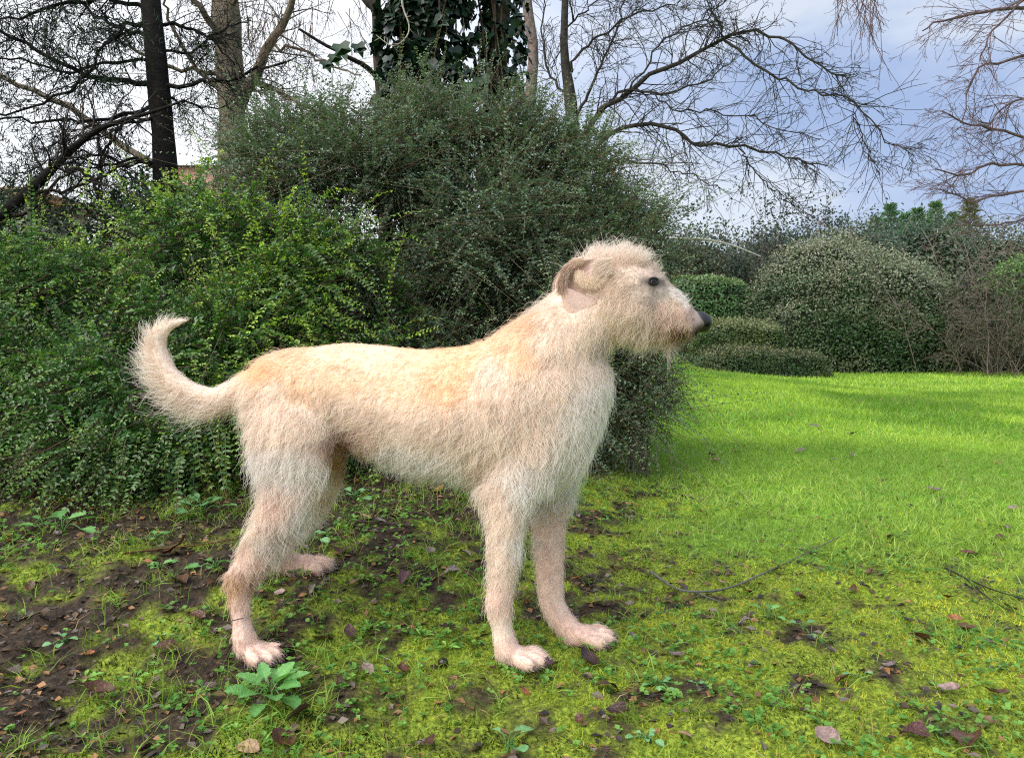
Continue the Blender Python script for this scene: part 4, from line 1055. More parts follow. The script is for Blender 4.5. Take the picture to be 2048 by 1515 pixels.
def ivy(label, cx, Y, rad, n_part, n_stuff, y0, y1, seed, pal):
    rg_ = np.random.default_rng(seed)
    root = tag(empty("ivy_plant", gnd(cx, Y)), label, "ivy", "ivy climbing the trunks")
    for k in range(5):
        m = MB(); xx = cx + rg_.normal() * rad * .35
        m.tube(pline([(xx, 560), (xx + rg_.normal() * 12, 300), (xx + rg_.normal() * 14, 120), (xx + rg_.normal() * 14, -80)], Y - rad / F_PX * Y * .6, 14, .008, rg_), np.linspace(.010, .005, 14), 6, (.06, .045, .03)); m.build("stem", bark_mat, root)
    def one(stuff):
        a = rg_.uniform(-math.pi, 0) if rg_.random() < .85 else rg_.uniform(0, math.pi)
        rr = rad / F_PX * Y * rg_.uniform(.55, 1.05) * (1.0 if not stuff else .85)
        c = P(cx, rg_.uniform(y0, y1), Y)
        o = c + [math.cos(a) * rr, math.sin(a) * rr * .8, 0]
        out = np.array([math.cos(a), math.sin(a), .35])
        ax = norm(np.array([0, 0, -.8]) + .35 * out + rg_.normal(0, .35, 3)); nn = norm(out + rg_.normal(0, .35, 3))
        return o, ax, nn, rg_.uniform(.055, .105)
    for k in range(n_part):
        o, ax, nn, s_ = one(False); place(IVY[pal[int(rg_.random() ** 1.3 * len(pal))]], "leaf", o, ax, nn, s_, root)
    m = MB()
    for k in range(n_stuff):
        o, ax, nn, s_ = one(True); nn = norm(nn - ax * (nn @ ax)); xx = np.cross(ax, nn)
        src = IVY[pal[int(rg_.random() * 2)]]; co = np.array([v.co[:] for v in src.vertices]); fa = np.array([p.vertices[:] for p in src.polygons])
        m.add(o + s_ * (co[:, :1] * xx + co[:, 1:2] * ax + co[:, 2:] * nn), fa, (.012, .032, .017))
    s2 = m.build("inner_leaves", ivy_mat, root); s2["kind"] = "stuff"
ivy("dense dark green ivy covering the thick trunk, upper middle", 850, Y, 100, 280, 900, -140, 430, 1, [0, 1, 2, 2, 3])
ivy("sparse greyish ivy climbing the narrower trunk beside the thick one", 1000, 4.15, 58, 160, 160, -120, 400, 2, [1, 5, 5, 0, 3])
for (px, py, sc, c) in ((680, 88, .10, 3), (668, 108, .075, 3), (652, 122, .07, 1), (715, 88, .08, 0), (942, 165, .12, 4), (962, 155, .09, 3)):
    place(IVY[c], "leaf", P(px, py, 3.75), norm([.3, -.2, -.7]), norm([.1, -1, .3]), sc, slim if px < 800 else ivt)

# --- spreading bare fruit tree to the right of the ivy
rg = np.random.default_rng(35)
Y = 6.2; AB = (.045, .04, .034)
app = tree_root("fruit_tree", "spreading bare tree with dense arching branches reaching over the lawn", gnd(1165, Y))
trunk_part(app, np.concatenate([[gnd(1165, Y)], pline([(1160, 560), (1152, 380), (1146, 260), (1140, 190), (1128, 100), (1130, 0), (1128, -120)], Y, 14)]), [.09, .07, .06, .048, .032, .026, .022], AB, seed=8)
tw = MB()
limbs = [([(1150, 310), (1190, 235), (1260, 178), (1330, 135), (1400, 112), (1450, 78), (1510, 65), (1570, 80), (1630, 122), (1690, 152)], .034, (Y, 5.6)), ([(1445, 78), (1490, 110), (1540, 145), (1600, 170), (1640, 186), (1690, 190), (1740, 240), (1780, 285), (1828, 312)], .016, (5.8, 5.3)),
  ([(1155, 340), (1210, 280), (1280, 246), (1350, 260), (1390, 285), (1460, 290), (1540, 305), (1600, 322), (1655, 332)], .030, (Y, 5.7)), ([(1448, 80), (1425, 20), (1400, -40)], .012, (5.8, 5.7)), ([(1146, 240), (1190, 160), (1228, 70), (1265, -40)], .022, (Y, 6.0)),
  ([(1150, 290), (1230, 190), (1290, 185), (1370, 178), (1430, 150), (1470, 118)], .020, (Y, 5.6)), ([(1478, 296), (1510, 345), (1560, 388), (1590, 402)], .009, (5.8, 5.6)), ([(1150, 330), (1230, 320), (1310, 330), (1380, 350), (1440, 380)], .014, (Y, 5.8)), ([(1700, 192), (1730, 290), (1760, 350)], .006, (5.4, 5.3)),
  ([(1140, 200), (1100, 150), (1085, 80), (1090, 0), (1100, -60)], .018, (Y, 6.4)), ([(1135, 150), (1180, 90), (1250, 40), (1330, 10), (1400, -20)], .018, (Y, 5.9)), ([(1300, 186), (1350, 215), (1420, 220), (1500, 232), (1560, 260), (1640, 280)], .010, (5.8, 5.5)), ([(1128, 60), (1200, 0), (1280, -40)], .012, (Y, 6)), ([(1150, 350), (1200, 330), (1250, 380), (1300, 420)], .012, (Y, 5.9)),
  ([(1260, 178), (1330, 80), (1420, 30), (1480, -30)], .012, (5.9, 5.7))]
for pts, r, yy in limbs:
    r = r * .68
    ln = pline(pts, yy, 22, .012, rg); m = MB(); m.tube(ln, np.linspace(r, max(.003, r * .22), 22), 8, AB); m.build("limb", bark_mat, app)
    wl_ = np.linalg.norm(np.diff(ln, axis=0), axis=1).sum()
    twiggy(tw, ln, max(.0042, r * .3), rg, int(26 * wl_) + 10, .55, 2 if r > .007 else 1, .20, (0, 0, -.035), c=(.045, .042, .036), sub=3, tipr=.0018, plane=.7, start=.12, decay=.55)
o_ = tw.build("twigs", tw_mat, app); o_["kind"] = "stuff"
# a few dead leaves still hanging on it
m = MB()
for (px, py) in ((1215, 290), (1213, 322), (1196, 300), (1222, 335), (1210, 410)):
    V, Fq = leaf_quads(np.array([P(px, py, 5.6)]), np.array([norm([.2, -.2, -1])]), np.array([norm([.3, -1, .1])]), .07, .05); m.add(V, Fq, (.22, .09, .035))
m.build("dead_leaves", ndl_mat, app)["kind"] = "stuff"

# --- birch at the right edge, trunk beyond the frame
rg = np.random.default_rng(36)
Y = 5.4; BB = (.13, .085, .085)
bir = tree_root("birch_tree", "bare weeping tree with fine reddish twigs entering at the right edge", gnd(2420, Y))
ln = np.concatenate([[gnd(2420, Y)], pline([(2410, 500), (2395, 200), (2385, -200)], Y, 10)])
trunk_part(bir, ln, [.11, .10, .09, .08], (.45, .42, .38), seed=9)
tw = MB()
for pts, r in (([(2395, 100), (2250, 40), (2100, 15), (1990, 22), (1900, 36), (1845, 62)], .020), ([(2395, 200), (2250, 130), (2120, 110), (2010, 118), (1950, 150), (1925, 240)], .016), ([(2395, 330), (2250, 290), (2100, 275), (2000, 262), (1930, 248), (1885, 222)], .016),
               ([(2395, 400), (2250, 345), (2100, 335), (2000, 328), (1930, 345), (1870, 338)], .016), ([(2395, 470), (2250, 420), (2120, 375), (2020, 385), (1950, 400), (1880, 378)], .014), ([(2395, 60), (2200, -30), (2080, -20), (1990, 60), (1960, 120)], .014), ([(2385, -50), (2100, -150), (1850, -120), (1740, -60), (1735, 20)], .02), ([(2400, 560), (2250, 470), (2120, 435), (2040, 440), (1960, 452)], .014), ([(2395, 300), (2200, 210), (2080, 200), (2010, 215), (1960, 260)], .012)):
    ln = pline(pts, (Y, Y - .4), 18, .01, rg); m = MB(); m.tube(ln, np.linspace(r, .004, 18), 7, BB); m.build("limb", bark_mat, bir)
    twiggy(tw, ln, .0040, rg, 26, .62, 2, .16, (-.03, 0, -.06), c=BB, sub=3, tipr=.0014, plane=.7, start=.35, decay=.55, ang=(.3, .9))
for k in range(15):
    x = rg.uniform(1672, 1772); p = P(x, rg.uniform(-70, -10), rg.uniform(5.0, 5.3)); w = wander(p, [rg.normal() * .15, 0, -1], rg.uniform(.25, .85) * (1.15 - abs(x - 1735) / 90), 8, rg, .10, np.array([0, 0, -.12]))
    tw.tube(w, np.linspace(.0034, .0016, 9), 3, BB); twiggy(tw, w, .0022, rg, 8, .16, 0, .2, (0, 0, -.1), c=BB, tipr=.0013, ang=(.3, .8))
o_ = tw.build("twigs", tw_mat, bir); o_["kind"] = "stuff"
# ------------------------------------------------------------------ garden beyond the lawn; colours lightened in place of haze
hedge_leaf = attr_mat("hedge_leaf", 0.45, 0.4, transl=.25, tcol=(1.2, 1.4, .6))
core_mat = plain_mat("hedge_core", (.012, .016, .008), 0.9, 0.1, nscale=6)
def surf_hedge(name, label, prof, n, leaf, cols, seed, bump=.05, cat="hedge", fuzz=.5, group=None):
    """prof: list of (centre(3), half-size(3), exponent) superellipsoids; leaves over their surface, dark core inside"""
    rg = np.random.default_rng(seed)
    c0 = np.array(prof[0][0]); root = tag(empty(name, (c0[0], c0[1], float(hgt(c0[0], c0[1])))), label, cat, group)
    Pn, Nn = [], []
    core = MB()
    ar = np.array([q[1][0] * q[1][2] * 2 + q[1][1] * q[1][0] for q in prof]); ar = ar / ar.sum()
    for (c, h, e), w in zip(prof, ar):
        c, h = np.array(c), np.array(h); m_ = int(n * w * 1.5)
        d = rnd_unit(m_, rg); d[:, 1] = np.where(rg.random(m_) < .8, -np.abs(d[:, 1]), d[:, 1])
        s = (np.abs(d / 1.0) ** e).sum(1) ** (-1 / e)
        q = c + d * s[:, None] * h
        nn = norm(np.sign(d) * np.abs(d * s[:, None]) ** (e - 1) / h)
        q = q + nn * ((fbm(q[:, 0] * 1 + q[:, 1], q[:, 2] + q[:, 1] * .3, 3.5, 3) - .55) * bump * 4 + rg.normal(0, bump * fuzz, m_))[:, None]
        k = q[:, 2] > hgt(q[:, 0], q[:, 1]) - .02
        Pn.append(q[k]); Nn.append(nn[k])
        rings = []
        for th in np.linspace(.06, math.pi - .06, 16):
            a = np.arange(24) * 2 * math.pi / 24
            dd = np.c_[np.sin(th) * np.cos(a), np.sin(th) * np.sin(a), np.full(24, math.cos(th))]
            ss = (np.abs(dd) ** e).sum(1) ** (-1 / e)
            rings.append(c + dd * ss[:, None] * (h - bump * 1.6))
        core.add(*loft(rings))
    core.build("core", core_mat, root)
    q, nn = np.concatenate(Pn), np.concatenate(Nn); m_ = len(q)
    A = norm(rnd_unit(m_, rg) + nn * .5 + [0, 0, .1]); No = norm(nn + .6 * rnd_unit(m_, rg))
    V, Fq = leaf_quads(q, A, No, rg.uniform(.7, 1.3, m_) * leaf, rg.uniform(.4, .65, m_) * leaf, .15)
    cols = np.asarray(cols); pick = fbm(q[:, 0] * 1.0 + 40, q[:, 2] + q[:, 1], 2.2, 3) + rg.normal(0, .12, m_)
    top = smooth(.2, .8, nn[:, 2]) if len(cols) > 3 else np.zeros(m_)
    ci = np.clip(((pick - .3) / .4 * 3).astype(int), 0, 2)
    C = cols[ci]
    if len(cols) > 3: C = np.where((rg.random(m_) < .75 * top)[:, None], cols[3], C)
    C = C * rg.uniform(.65, 1.35, (m_, 1)) * 1.35
    f = link("foliage", fast_mesh("foliage", V, Fq, False, np.repeat(C, 4, 0)), hedge_leaf, root); f["kind"] = "stuff"
    return root
def H(px0, px1, py0, py1, Y, dep, e=4.0):
    a, b = P(px0, py0, Y + dep * (.75 if e < 3 else .35)), P(px1, py1, Y + dep * (.75 if e < 3 else .35))
    a[1] = b[1] = Y
    return ((a + b) / 2 + [0, dep, 0], [(b[0] - a[0]) / 2, dep, (a[2] - b[2]) / 2], e)
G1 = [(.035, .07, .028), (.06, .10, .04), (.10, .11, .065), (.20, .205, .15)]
surf_hedge("dome_hedge", "large clipped round hedge with domed top beside the lawn",
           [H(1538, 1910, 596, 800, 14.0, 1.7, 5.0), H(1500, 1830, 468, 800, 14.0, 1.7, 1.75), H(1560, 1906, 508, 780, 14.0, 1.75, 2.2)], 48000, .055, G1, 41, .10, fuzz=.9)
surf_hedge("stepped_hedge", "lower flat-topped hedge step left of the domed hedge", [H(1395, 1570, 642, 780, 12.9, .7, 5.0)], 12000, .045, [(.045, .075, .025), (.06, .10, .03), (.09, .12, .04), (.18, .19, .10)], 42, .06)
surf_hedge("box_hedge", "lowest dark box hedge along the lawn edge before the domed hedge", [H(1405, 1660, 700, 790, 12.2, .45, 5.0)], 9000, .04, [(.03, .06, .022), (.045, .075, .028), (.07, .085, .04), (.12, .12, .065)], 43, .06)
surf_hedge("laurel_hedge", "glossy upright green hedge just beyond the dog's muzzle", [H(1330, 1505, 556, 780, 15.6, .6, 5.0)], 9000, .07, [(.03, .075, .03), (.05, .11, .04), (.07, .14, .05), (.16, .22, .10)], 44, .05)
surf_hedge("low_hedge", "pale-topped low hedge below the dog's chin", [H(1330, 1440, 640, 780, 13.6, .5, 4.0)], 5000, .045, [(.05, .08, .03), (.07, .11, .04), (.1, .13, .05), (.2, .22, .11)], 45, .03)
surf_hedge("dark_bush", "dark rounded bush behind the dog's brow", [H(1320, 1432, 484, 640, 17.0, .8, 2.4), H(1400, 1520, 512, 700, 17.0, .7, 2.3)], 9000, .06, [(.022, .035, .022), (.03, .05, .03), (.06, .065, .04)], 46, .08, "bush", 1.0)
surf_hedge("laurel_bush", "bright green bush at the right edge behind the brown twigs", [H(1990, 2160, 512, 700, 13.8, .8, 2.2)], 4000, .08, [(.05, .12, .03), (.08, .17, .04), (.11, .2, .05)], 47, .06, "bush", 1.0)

def twig_bush(name, label, px, pyb, Y, n, h, spread, c, seed, lvl=2, up=.0, r=.008, cat="bush", leafc=None, nleaf=0, lsz=.04, group=None, side=.9):
    rg = np.random.default_rng(seed)
    b = P(px, pyb, Y); b[2] = float(hgt(b[0], b[1]))
    root = tag(empty(name, b), label, cat, group); tw, fr = MB(), []
    for k in range(n):
        o = b + [rg.normal() * spread * .45, rg.normal() * .25, 0]
        w = wander(o, [rg.normal() * side, rg.normal() * .4, 1.2], h * rg.uniform(.55, 1.1), 8, rg, .14, np.array([0, 0, up]))
        tw.tube(w, np.linspace(r, r * .35, 9), 4, np.asarray(c) * rg.uniform(.7, 1.3))
        twiggy(tw, w, r * .45, rg, 8, h * .38, lvl - 1, .2, (0, 0, up), c=c, sub=5, tipr=.003, start=.2, frames=fr)
    t_ = tw.build("twigs", tw_mat, root); t_["kind"] = "stuff"
    if nleaf and fr:
        pk = rg.integers(0, len(fr), nleaf); O = np.array([fr[i][0] for i in pk]) + rg.normal(0, .07, (nleaf, 3))
        V, Fq = leaf_quads(O, rnd_unit(nleaf, rg), rnd_unit(nleaf, rg), lsz, lsz * .6)
        l_ = link("foliage", fast_mesh("foliage", V, Fq, False, np.repeat(np.asarray(leafc) * rg.uniform(.6, 1.4, (nleaf, 1)), 4, 0)), hedge_leaf, root); l_["kind"] = "stuff"
    return root
BR = (.16, .125, .10)
twig_bush("twiggy_bush", "brown tangled leafless bush right of the domed hedge", 2010, 740, 13.2, 44, 1.9, 1.1, BR, 51, 2, -.02, .010, leafc=(.05, .055, .035), nleaf=4000, lsz=.05, side=.45)
twig_bush("twiggy_bush", "pale brown twiggy bush arching at the far right skyline", 1985, 620, 17.0, 34, 3.6, 1.8, (.24, .19, .15), 52, 2, -.02, .014, leafc=(.10, .09, .06), nleaf=1500, lsz=.05)
surf_hedge("dark_thicket", "dark thicket base below the brown twigs at right", [H(1890, 2200, 560, 800, 14.2, .6, 3.0)], 9000, .06, [(.02, .025, .015), (.04, .04, .025), (.09, .075, .055)], 53, .10, "thicket", 1.2)  # leaves in low brown and green tones
for i, (px, top, lab) in enumerate(((1480, 400, "leafless shrub with dry seed heads, leftmost on the skyline above the hedges"), (1560, 415, "leafless skyline shrub between the seed-head shrubs"), (1610, 395, "leafless skyline shrub with reddish tips above the domed hedge"), (1690, 420, "bluish leafless shrub on the skyline left of the far conifers"))):
    Y = 19.0 + i * .6; hh = float(P(px, top, Y)[2])
    twig_bush("skyline_shrub", lab, px, 640, Y, 22, hh, .75, (.13, .11, .10) if i != 2 else (.20, .13, .10), 60 + i, 2, .03, .012, leafc=(.045, .065, .05), nleaf=3200, lsz=.09, cat="shrub", group="shrubs on the skyline", side=.55)
surf_hedge("far_shrubbery", "hazy grey-green shrub belt behind the hedges", [H(1300, 1500, 470, 700, 21, 1.2, 2.4), H(1450, 1640, 462, 700, 22, 1.2, 2.2), H(1600, 1820, 448, 700, 22.5, 1.2, 2.2), H(1740, 1960, 442, 700, 23, 1.2, 2.2), H(1860, 2160, 462, 700, 23.5, 1.2, 2.4)], 20000, .12, [(.05, .08, .06), (.075, .11, .075), (.11, .125, .09)], 66, .16, "shrubbery", 1.4)  # greyed, pale leaf tones paint the distance haze in
def far_conifer(px, top, Y, w, c, seed, label):
    rg = np.random.default_rng(seed); b = P(px, 640, Y); b[2] = float(hgt(b[0], b[1])); h = float(P(px, top, Y)[2]) - b[2]
    root = tag(empty("far_conifer", b), label, "conifer", "conifers on the skyline")
    m = MB(); m.tube([b, b + [0, 0, h * .5], b + [0, 0, h]], [.12, .07, .01], 7, (.05, .04, .03)); m.build("trunk", bark_mat, root)
    n = 3000; f = rg.random(n) ** .8; tier = np.floor(f * 22) / 22; ff = np.clip(tier + (f - tier) * .6, 0, 1)
    a = rg.uniform(0, 6.28, n); br = np.floor(a / 6.28 * 7) / 7 * 6.28 + rg.normal(0, .16, n) + tier * 9
    rad = np.minimum(w, (1.01 - ff) * h * .34 + .03) * rg.random(n) ** .6 * (.35 + 1.0 * vnoise(br * 3 + seed, tier * 40))
    q = np.c_[b[0] + np.cos(br) * rad, b[1] + np.sin(br) * rad, b[2] + h * ff - rad * .25 + rg.normal(0, .04, n) + .18 * rad]
    A = norm(np.c_[np.cos(br), np.sin(br), np.full(n, .6)] + .5 * rnd_unit(n, rg))
    V, Fq = leaf_quads(q, A, rnd_unit(n, rg), rg.uniform(.10, .24, n), .05)
    cr_ = link("crown", fast_mesh("crown", V, Fq, False, np.repeat(np.asarray(c) * rg.uniform(.6, 1.4, (n, 1)), 4, 0)), hedge_leaf, root)
far_conifer(1782, 405, 26, 1.0, (0.112, 0.225, 0.112), 71, "bluish green conifer, leftmost of the group on the skyline")
far_conifer(1812, 425, 27, .8, (0.12, 0.24, 0.12), 72, "short green conifer second from left on the skyline")
far_conifer(1835, 415, 26.5, .9, (0.112, 0.21, 0.105), 73, "green conifer in the middle of the skyline group")
far_conifer(1872, 402, 26, .9, (0.12, 0.225, 0.105), 74, "green pointed conifer right of the skyline group's middle")
far_conifer(1752, 432, 27.5, .8, (.11, .2, .11), 76, "pale low conifer tip at the left end of the skyline group")
far_conifer(1905, 424, 27, .8, (.11, .2, .1), 77, "low green conifer tip just left of the separate brownish conifer")
far_conifer(1852, 428, 27.5, .7, (.11, .21, .11), 78, "small pale conifer tip between the taller middle ones")
far_conifer(1940, 396, 25, 1.1, (0.165, 0.18, 0.09), 75, "brownish green conifer standing apart at right on the skyline")
m = MB(); m.tube(pline([(1330, 478), (1390, 477), (1440, 484), (1480, 496), (1522, 513)], 12.4, 16), np.linspace(.026, .010, 16), 8, (.34, .33, .30))
o_ = tag(m.build("fallen_bough", bark_mat), "pale bare bough arching over the hedge beside the dog's head", "bough")

# house glimpsed through the branches at left
hs = P(385, 420, 17.0); hz = float(hgt(hs[0], 17.0))
house = tag(empty("house", (hs[0], 17.0, hz)), "salmon pink house wall glimpsed through leaves right of the dark trunk", "house")
def boxm(a, b, mat, name, parent):
    m = MB(); x0, y0, z0 = a; x1, y1, z1 = b
    V = [(x0, y0, z0), (x1, y0, z0), (x1, y1, z0), (x0, y1, z0), (x0, y0, z1), (x1, y0, z1), (x1, y1, z1), (x0, y1, z1)]
    m.add(V, [(0, 3, 2, 1), (4, 5, 6, 7), (0, 1, 5, 4), (1, 2, 6, 5), (2, 3, 7, 6), (3, 0, 4, 7)]); return m.build(name, mat, parent, False)
wall_m = plain_mat("salmon_render", (.80, .45, .36), .85, .2, nscale=3, var=.12); roof_m = plain_mat("roof_tile", (.22, .12, .08), .8, .2, nscale=12)
zt = float(P(0, 335, 17.0)[2])
boxm((hs[0] - .75, 17.0, hz - .1), (hs[0] + .75, 20.0, zt), wall_m, "wall", house)
m = MB(); x0, x1 = hs[0] - .95, hs[0] + .95
m.add([(x0, 16.8, zt + .003), (x1, 16.8, zt + .003), (x1, 18.5, zt + .12), (x0, 18.5, zt + .12), (x0, 20.2, zt + .003), (x1, 20.2, zt + .003)], [(0, 1, 2, 3), (3, 2, 5, 4), (0, 3, 4, 4), (1, 5, 2, 2)]); m.build("roof", roof_m, house, False)
win = boxm((hs[0] - .2, 16.95, zt - 1.3), (hs[0] + .25, 17.02, zt - .4), plain_mat("window_glass", (.03, .035, .04), .1, .5), "window", house)
boxm((hs[0] - .27, 16.93, zt - 1.38), (hs[0] + .32, 17.0, zt - 1.3), plain_mat("window_sill", (.7, .7, .68), .6, .3), "sill", win)
shd = P(15, 385, 14.0); z0 = float(hgt(shd[0], 14.0))
shed = tag(empty("shed", (shd[0], 14.0, z0)), "low tan roofed shed glimpsed at the far left edge", "shed")
boxm((shd[0] - 1.6, 14.0, z0 - .1), (shd[0] + .35, 16.0, P(0, 395, 14.0)[2]), plain_mat("shed_board", (.30, .27, .24), .8, .2, nscale=8), "wall", shed)
boxm((shd[0] - 1.8, 13.8, P(0, 395, 14.0)[2] + .003), (shd[0] + .5, 16.2, P(0, 378, 14.0)[2]), plain_mat("shed_roof", (.42, .27, .12), .8, .2, nscale=8), "roof", shed)
surf_hedge("far_wood", "distant grey-green belt of trees behind the left bushes", [H(-700, -200, 430, 720, 32, 2, 2.4), H(-300, 250, 450, 720, 31, 2, 2.6), H(200, 760, 440, 720, 32, 2, 2.6), H(700, 1350, 420, 720, 33, 2, 2.6), H(2000, 2500, 480, 720, 32, 2, 2.4)], 16000, .28, [(.04, .055, .04), (.06, .07, .05), (.08, .08, .06)], 67, .3, "wood", 1.4)["kind"] = "stuff"
# ------------------------------------------------------------------ grass, moss and litter on the ground
grass_mat = attr_mat("grass", 0.5, 0.3, transl=.35, tcol=(1.2, 1.3, .6))
moss_mat = attr_mat("moss", 0.7, 0.2, transl=.25, tcol=(1.2, 1.3, .5))
def blades(x, y, ln, wd, C, rg, lean=.6, bendy=.5, zoff=0.0, tri=False):
    n = len(x); z = hgt(x, y) + zoff - .002
    a = rg.uniform(0, 6.28, n); le = np.abs(rg.normal(0, lean, n))
    A = norm(np.c_[np.cos(a) * le, np.sin(a) * le, np.ones(n)])
    a2 = rg.uniform(0, 6.28, n); S = norm(np.cross(A, np.c_[np.cos(a2), np.sin(a2), .2 * np.ones(n)]))
    O = np.c_[x, y, z]; H_ = np.c_[np.cos(a), np.sin(a), -.15 * np.ones(n)]
    ln = np.broadcast_to(ln, (n,))[:, None]; wd = np.broadcast_to(wd, (n,))[:, None]
    mid = O + A * ln * .55 + H_ * ln * .05 * bendy; tip = O + A * ln * .9 + H_ * ln * .45 * bendy
    if tri:
        V = np.stack([O - S * wd / 2, O + S * wd / 2, tip], 1).reshape(-1, 3)
        return V, np.arange(n * 3).reshape(-1, 3), np.repeat(C, 3, 0)
    V = np.stack([O - S * wd / 2, O + S * wd / 2, mid + S * wd * .4, mid - S * wd * .4, tip], 1).reshape(-1, 3)
    i = np.arange(n)[:, None] * 5
    Fq = np.concatenate([i + [0, 1, 2], i + [0, 2, 3], i + [3, 2, 4]], 1).reshape(-1, 3)
    return V, Fq, np.repeat(C, 5, 0)
def view_xy(n, rg, Y0, Y1, pw=2.0, pad=.08, px=(0, 2048)):
    """points spread over the stretch of ground in view between two distances"""
    Y = (Y0 ** pw + (Y1 ** pw - Y0 ** pw) * rg.random(n)) ** (1 / pw)
    h0, h1 = (px[0] - 1024) / F_PX - pad, (px[1] - 1024) / F_PX + pad
    return (h0 + (h1 - h0) * rg.random(n)) * Y, Y
rg = np.random.default_rng(81)
# lawn grass
parts_ = []
for n, Y0, Y1, l0, w0 in ((50000, 1.9, 4.5, .040, .0032), (60000, 4.5, 9.0, .055, .0055), (50000, 9.0, 19.0, .07, .011)):
    x, y = view_xy(n, rg, Y0, Y1, 2.0, px=(1100, 2048)); lw_ = lawn_w(x, y); k = rg.random(n) < lw_ * 1.05
    x, y = x[k], y[k]; m_ = len(x)
    v = fbm(x, y, 1.3, 3) + rg.normal(0, .10, m_)
    C = np.array([.16, .30, .035]) + (np.array([.46, .62, .09]) - np.array([.16, .30, .035])) * smooth(.3, .75, v)[:, None]
    C = C * rg.uniform(.75, 1.25, (m_, 1)); dry = rg.random(m_) < .03 + .12 * smooth(.55, .75, fbm(x + 50, y, .9, 3)); C[dry] = [.36, .34, .16]
    pale_ = (smooth(5.5, 2.5, y) * .45)[:, None]; C = C * (1 - pale_) + pale_ * np.array([.40, .52, .13]) * rg.uniform(.7, 1.2, (m_, 1))
    parts_.append(blades(x, y, l0 * rg.uniform(.5, 1.3, m_), w0 * rg.uniform(.7, 1.2, m_) * (1 if Y0 < 4 else 1.35), C, rg, .75, tri=Y0 > 4))
off = 0; V_, F_, C_ = [], [], []
for v, f, c in parts_: V_.append(v); F_.append(f + off); C_.append(c); off += len(v)
tag(link("lawn_grass", fast_mesh("lawn_grass", np.concatenate(V_), np.concatenate(F_), False, np.concatenate(C_)), grass_mat), "bright green short lawn grass on the right", "grass", kind="stuff")
# moss cushions: dense tiny shoots
n = 210000
x, y = view_xy(n, rg, 1.08, 3.4, 1.6); mw_ = moss_w(x, y); lw_ = lawn_w(x, y); k = rg.random(n) < (mw_ * .95 + .06) * (1 - lw_ * .9)
x, y, mw_ = x[k], y[k], mw_[k]; m_ = len(x)
v = fbm(x, y, 9, 3) + rg.normal(0, .12, m_)
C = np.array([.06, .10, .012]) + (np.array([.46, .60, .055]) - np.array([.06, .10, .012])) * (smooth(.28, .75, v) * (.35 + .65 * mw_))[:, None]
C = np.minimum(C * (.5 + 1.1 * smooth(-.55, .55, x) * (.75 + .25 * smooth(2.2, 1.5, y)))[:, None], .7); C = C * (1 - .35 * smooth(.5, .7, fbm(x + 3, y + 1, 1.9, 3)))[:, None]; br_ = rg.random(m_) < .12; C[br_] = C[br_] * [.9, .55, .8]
V, Fq, C = blades(x, y, rg.uniform(.005, .014, m_) * (.5 + .6 * mw_), .0030, C, rg, .9, tri=True)
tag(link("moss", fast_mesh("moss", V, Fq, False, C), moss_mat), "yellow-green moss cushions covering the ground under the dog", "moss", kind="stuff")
# loose grass tufts
n = 2200; x, y = view_xy(n, rg, 1.1, 3.2, 1.8); k = rg.random(n) < .25 + .75 * smooth(.45, .65, fbm(x + 9, y, 2.6, 3)); x, y = x[k], y[k]
rep = rg.integers(5, 22, len(x)); sp = rg.uniform(.008, .03, len(x))
X, Yy = np.repeat(x, rep) + rg.normal(0, 1, rep.sum()) * np.repeat(sp, rep), np.repeat(y, rep) + rg.normal(0, 1, rep.sum()) * np.repeat(sp, rep); m_ = len(X)
C = np.array([.10, .22, .03]) + (np.array([.36, .52, .08]) - np.array([.10, .22, .03])) * rg.random((m_, 1)); dry = rg.random(m_) < .10; C[dry] = [.42, .33, .14]
V, Fq, C = blades(X, Yy, rg.uniform(.018, .055, m_), rg.uniform(.0012, .0024, m_), C, rg, .9, bendy=1.0)
tag(link("grass_tufts", fast_mesh("grass_tufts", V, Fq, False, C), grass_mat), "loose green grass blades growing through the moss", "grass", kind="stuff")
# small clover-like ground cover
n = 10500; x, y = view_xy(n, rg, 1.1, 3.4, 1.7); k = rg.random(n) < smooth(.46, .64, fbm(x + 21, y + 4, 3.1, 3)) * (1 - .8 * lawn_w(x, y)) + .06; x, y = x[k], y[k]
rep = rg.integers(3, 7, len(x)); X = np.repeat(x, rep); Yy = np.repeat(y, rep); m_ = len(X); a = rg.uniform(0, 6.28, m_); le = rg.uniform(.006, .013, m_)
O = np.c_[X, Yy, hgt(X, Yy) + np.repeat(rg.uniform(.003, .018, len(x)), rep)]
V, Fq = leaf_quads(O, norm(np.c_[np.cos(a), np.sin(a), rg.normal(.15, .25, m_)]), norm(np.c_[rg.normal(0, .35, (m_, 2)), np.ones(m_)]), le, le * .8, .1)
C = (np.array([.07, .20, .035]) + np.array([.16, .24, .05]) * rg.random((len(x), 1)))
tag(link("ground_cover", fast_mesh("ground_cover", V, Fq, False, np.repeat(np.repeat(C, rep, 0), 4, 0)), grass_mat), "tiny green seedlings and clover among the moss", "ground cover", kind="stuff")
